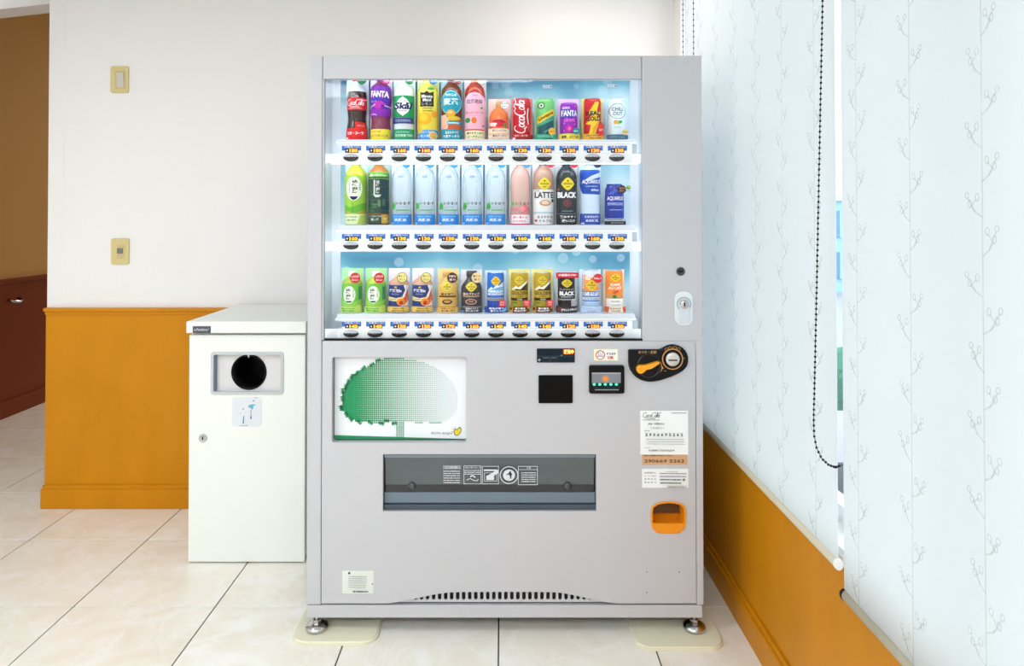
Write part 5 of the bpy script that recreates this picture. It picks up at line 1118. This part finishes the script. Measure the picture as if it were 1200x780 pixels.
MB().box(q.x - .003, q.x + .004, YBN + .003, YBN + .018, a.z + .014, b.z - .014).build('side_slide', mat('slide_blue', (110, 130, 156), .4), ipl)
q = P(238, 513, YBN)
lk = MB().lathe((q.x, q.y, q.z), [(.004, .0155), (-.003, .0155), (-.005, .013), (-.004, .0115)], 28, 'y').build('lock', mat('lock_nickel', (190, 190, 192), .3, metal=.7), bin_, True)
MB().box(q.x - .0015, q.x + .0015, q.y - .006, q.y - .004, q.z - .006, q.z + .006).build('key_slot', black, lk)
s0, s1 = P(272, 499.5, YBN), P(307, 465, YBN)
sk = MB().prism(rr(s0.x, s1.x, s0.z, s1.z, .012), YBN - .0010, YBN + .001).build('torn_sticker', ink((226, 230, 234)), bin_)
TB = (60, 140, 180)
A = Art(True).poly([(291, 475), (295, 473.4), (299.5, 474), (299, 475.2), (296.5, 475.4), (297, 478), (295, 480), (293.6, 477.4), (291.6, 478)], (110, 180, 206)).stroke([(294, 480), (294.2, 486), (293.6, 489)], .7, TB).poly([(293, 488), (294.6, 487), (295, 490), (293.6, 491.6)], TB).poly([(285.4, 486), (286.2, 488), (285.8, 495.6), (284, 496.4), (284.6, 493)], TB).ell(285, 479, .9, .7, TB).ell(297, 469.4, .9, .8, TB).stroke([(298, 465.8), (302, 466)], .6, (120, 170, 200)).ell(282, 484, .5, .5, (140, 150, 160)).lines(281, 290, 498.4, 1, 1, .5, (60, 70, 80), 3)
A.flat('sticker_print', YBN - .0013, sk)

# ------------------------------------------------------------------ wall switches
ivory = mat('ivory_plastic', (216, 198, 138), .35, var=.02); 
for k, (u0, u1, v0, v1, lab) in enumerate(((130.5, 151.5, 78, 109, 'ivory wall switch plate with grey rocker, higher one on the wall'), (131, 152, 279, 309.5, 'ivory wall plate with small grey button above the wooden wainscot'))):
    p0, p1 = P(u0, v1, YW), P(u1, v0, YW)
    sw = thing('wall_switch', ((p0.x + p1.x) / 2, YW, p0.z), lab, 'switch', 'ivory wall switches')
    MB().prism(rr(p0.x, p1.x, p0.z, p1.z, .008), YW - .009, YW, bev=.003).build('plate', ivory, sw)
    m0, m1 = (P(135.2, 103.5, YW - .009), P(147.5, 83.5, YW - .009)) if k == 0 else (P(137, 303, YW - .009), P(146, 286, YW - .009))
    MB().prism(rr(m0.x, m1.x, m0.z, m1.z, .003), YW - .0105, YW - .008, bev=.001).build('inner_frame', mat('ivory_inner', (206, 188, 132), .35), sw)
    if k == 0:
        r0, r1 = P(137, 102, YW - .01), P(145, 85.5, YW - .01)
        MB().prism([(YW - .0175, r1.z), (YW - .009, r1.z), (YW - .009, r0.z), (YW - .012, r0.z)], r0.x, r1.x, axis='x', bev=.001).build('rocker', mat('rocker_grey', (206, 202, 196), .3), sw)
        p = P(148.5, 80.5, YW - .009); MB().ball(p, .004, 8, 5, (1, .5, 1)).build('pilot_lamp', mat('pilot', (236, 236, 216), .2), sw, True)
    else:
        r0, r1 = P(137.4, 297, YW - .01), P(144.2, 290.8, YW - .01)
        MB().box(r0.x, r1.x, YW - .0145, YW - .009, r0.z, r1.z, .0015).build('button', mat('switch_grey', (120, 122, 120), .4), sw)

# ------------------------------------------------------------------ roller blinds
def blind_mat(name, col, trans, thin=0.0):
    m = bpy.data.materials.new(name); m.use_nodes = True; nt = m.node_tree; nt.nodes.clear()
    o = nt.nodes.new('ShaderNodeOutputMaterial'); d = nt.nodes.new('ShaderNodeBsdfDiffuse'); t = nt.nodes.new('ShaderNodeBsdfTranslucent'); mx = nt.nodes.new('ShaderNodeMixShader')
    d.inputs[0].default_value = lin(col) + (1,); t.inputs[0].default_value = lin(col) + (1,); mx.inputs[0].default_value = trans
    tc = nt.nodes.new('ShaderNodeTexCoord'); n = nt.nodes.new('ShaderNodeTexNoise'); n.inputs['Scale'].default_value = 600; bp = nt.nodes.new('ShaderNodeBump'); bp.inputs['Strength'].default_value = .25; bp.inputs['Distance'].default_value = .001
    nt.links.new(tc.outputs['Object'], n.inputs['Vector']); nt.links.new(n.outputs[0], bp.inputs['Height']); nt.links.new(bp.outputs[0], d.inputs['Normal'])
    nt.links.new(d.outputs[0], mx.inputs[1]); nt.links.new(t.outputs[0], mx.inputs[2]); nt.links.new(mx.outputs[0], o.inputs[0])
    if thin:
        tp = nt.nodes.new('ShaderNodeBsdfTransparent'); m2 = nt.nodes.new('ShaderNodeMixShader'); m2.inputs[0].default_value = thin
        nt.links.new(mx.outputs[0], m2.inputs[1]); nt.links.new(tp.outputs[0], m2.inputs[2]); nt.links.new(m2.outputs[0], o.inputs[0])
    return m


fabric = blind_mat('blind_fabric', (233, 236, 236), .52); vine_m = blind_mat('vine_thread', (206, 206, 196), .5, .76); hem_m = blind_mat('blind_hem', (228, 222, 200), .25)
XB = 0.757


def sprig(A, y, z, side, k):
    R = random.Random(k); h = R.uniform(.028, .040); w_ = R.uniform(.026, .036) * side
    A.stroke([(y, z), (y + w_ * .45, z + h * .25), (y + w_, z + h)], .0032, 0)
    for t_, d_ in ((.45, 1), (.75, -1)):
        bx, bz = y + w_ * t_, z + h * (t_ * t_ * .9 + .05)
        A.stroke([(bx, bz), (bx + w_ * .35 * d_, bz + h * .35)], 0.0028, 0)
        A.ring(bx + w_ * .4 * d_, bz + h * .45, .0055, .0075, 0.0028, 0, 10)
    A.ring(y + w_ * 1.05, z + h * 1.12, .0055, .0065, 0.0028, 0, 10)


def blind(y0, y1, zb, vines, lab, seed, cap_m):
    t = thing('roller_blind', (XB, (y0 + y1) / 2, zb), lab, 'blind', 'roller blinds on the window')
    MB().box(XB, XB + .0007, y0, y1, zb + .01, 2.37).build('fabric', fabric, t)
    MB().lathe((XB + .012, 0, 2.395), [(y0, .024), (y1, .024)], 20, 'y').build('roller', fabric, t, True)
    A = Art()
    for vi, vy in enumerate(vines):
        R = random.Random(seed * 50 + vi); z = zb + .03; side = 1
        A.rect(vy - .0016, vy + .0016, zb + .02, 2.35, 0)
        while z < 2.3: sprig(A, vy, z, side, seed * 1000 + vi * 100 + int(z * 100)); z += R.uniform(.05, .066); side = -side
    V, Fc = [], []
    for vs, fs, _ in A.sh:
        o_ = len(V); V += [(XB - .0005, u, v) for u, v in vs]; Fc += [tuple(o_ + i for i in f) for f in fs]
    me = bpy.data.meshes.new('vine_print'); me.from_pydata(V, [], Fc); tag(link('vine_print', me, vine_m, t), 'pale embroidered vine pattern', kind='stuff')
    hb = MB().lathe((XB + .001, 0, zb + .011), [(y0 + .004, .0115), (y1 - .004, .0115)], 16, 'y', sx=.8).build('hem_bar', hem_m, t, True)
    for y in (y0, y1):
        s_ = -1 if y == y0 else 1
        MB().lathe((XB + .001, y, zb + .011), [(-.003, .0125), (.004, .0125)] if s_ < 0 else [(-.004, .0125), (.003, .0125)], 18, 'y', sx=.85).build('end_cap', cap_m, hb)
    return t


Y1 = F * XB / (979.5 - PPX)
z1 = 1.31 - (664 - 255) * Y1 / F
blind(Y1, 2.80, z1, [Y1 + .105 + .19 * k for k in range(7)], 'vine-patterned white roller blind beside the vending machine', 1, WHITE)
Y2 = F * XB / (986.5 - PPX)
z2 = 1.31 - (699 - 255) * Y2 / F
blind(0.10, Y2, z2, [1.452 - .19 * k for k in range(7)], 'nearest vine-patterned white roller blind hanging lower at the right edge', 2, black)


def chain(pts, lab, n):
    t = thing('bead_chain', pts[0], lab, 'chain', 'black bead chains of the blinds')
    L = [0]
    for a, b in zip(pts, pts[1:]): L.append(L[-1] + (Vector(b) - Vector(a)).length)
    MB().tube(pts, .0009, 5).build('cord', black, t)
    bd = MB(); s_ = 0; i = 0
    while s_ < L[-1]:
        while i < len(L) - 2 and L[i + 1] < s_: i += 1
        k = (s_ - L[i]) / max(L[i + 1] - L[i], 1e-6); bd.ball(Vector(pts[i]).lerp(Vector(pts[i + 1]), k), .0029, 8, 6); s_ += n
    tag(bd.build('beads', black, t, True), kind='stuff')


xc = .718
pc = []
for px, py in ((966, -60), (964, 0), (961.5, 120), (959, 240), (957, 340), (955, 430), (953.5, 490), (954, 510), (957, 525), (963, 537), (971, 544.5), (979, 547.3)):
    y = F * xc / (px - PPX); pc.append(P(px, py, y))
ye = 1.526; pc.append(Vector((.748, ye, P(984, 546.5, ye).z))); pc.append(Vector((.770, 1.528, pc[-1].z + .006)))
top = pc[0]; pc = [Vector((.722, top.y, 2.37))] + pc
up = pc[-1]
pc += [Vector((.776, 1.526, up.z + .03)), Vector((.777, 1.526, 1.6)), Vector((.777, 1.526, 2.33))]
chain(pc, 'black bead chain looping down between the two window blinds', .0122)
for px, lab in ((801.0, 'black bead chain rising behind the machine, left one of the pair'), (813.5, 'black bead chain rising behind the machine, right one of the pair')):
    y = F * .70 / (px - PPX); chain([Vector((.70, y, 2.38)), Vector((.70, y, 2.0)), Vector((.70, y, 1.0))], lab, .0205)
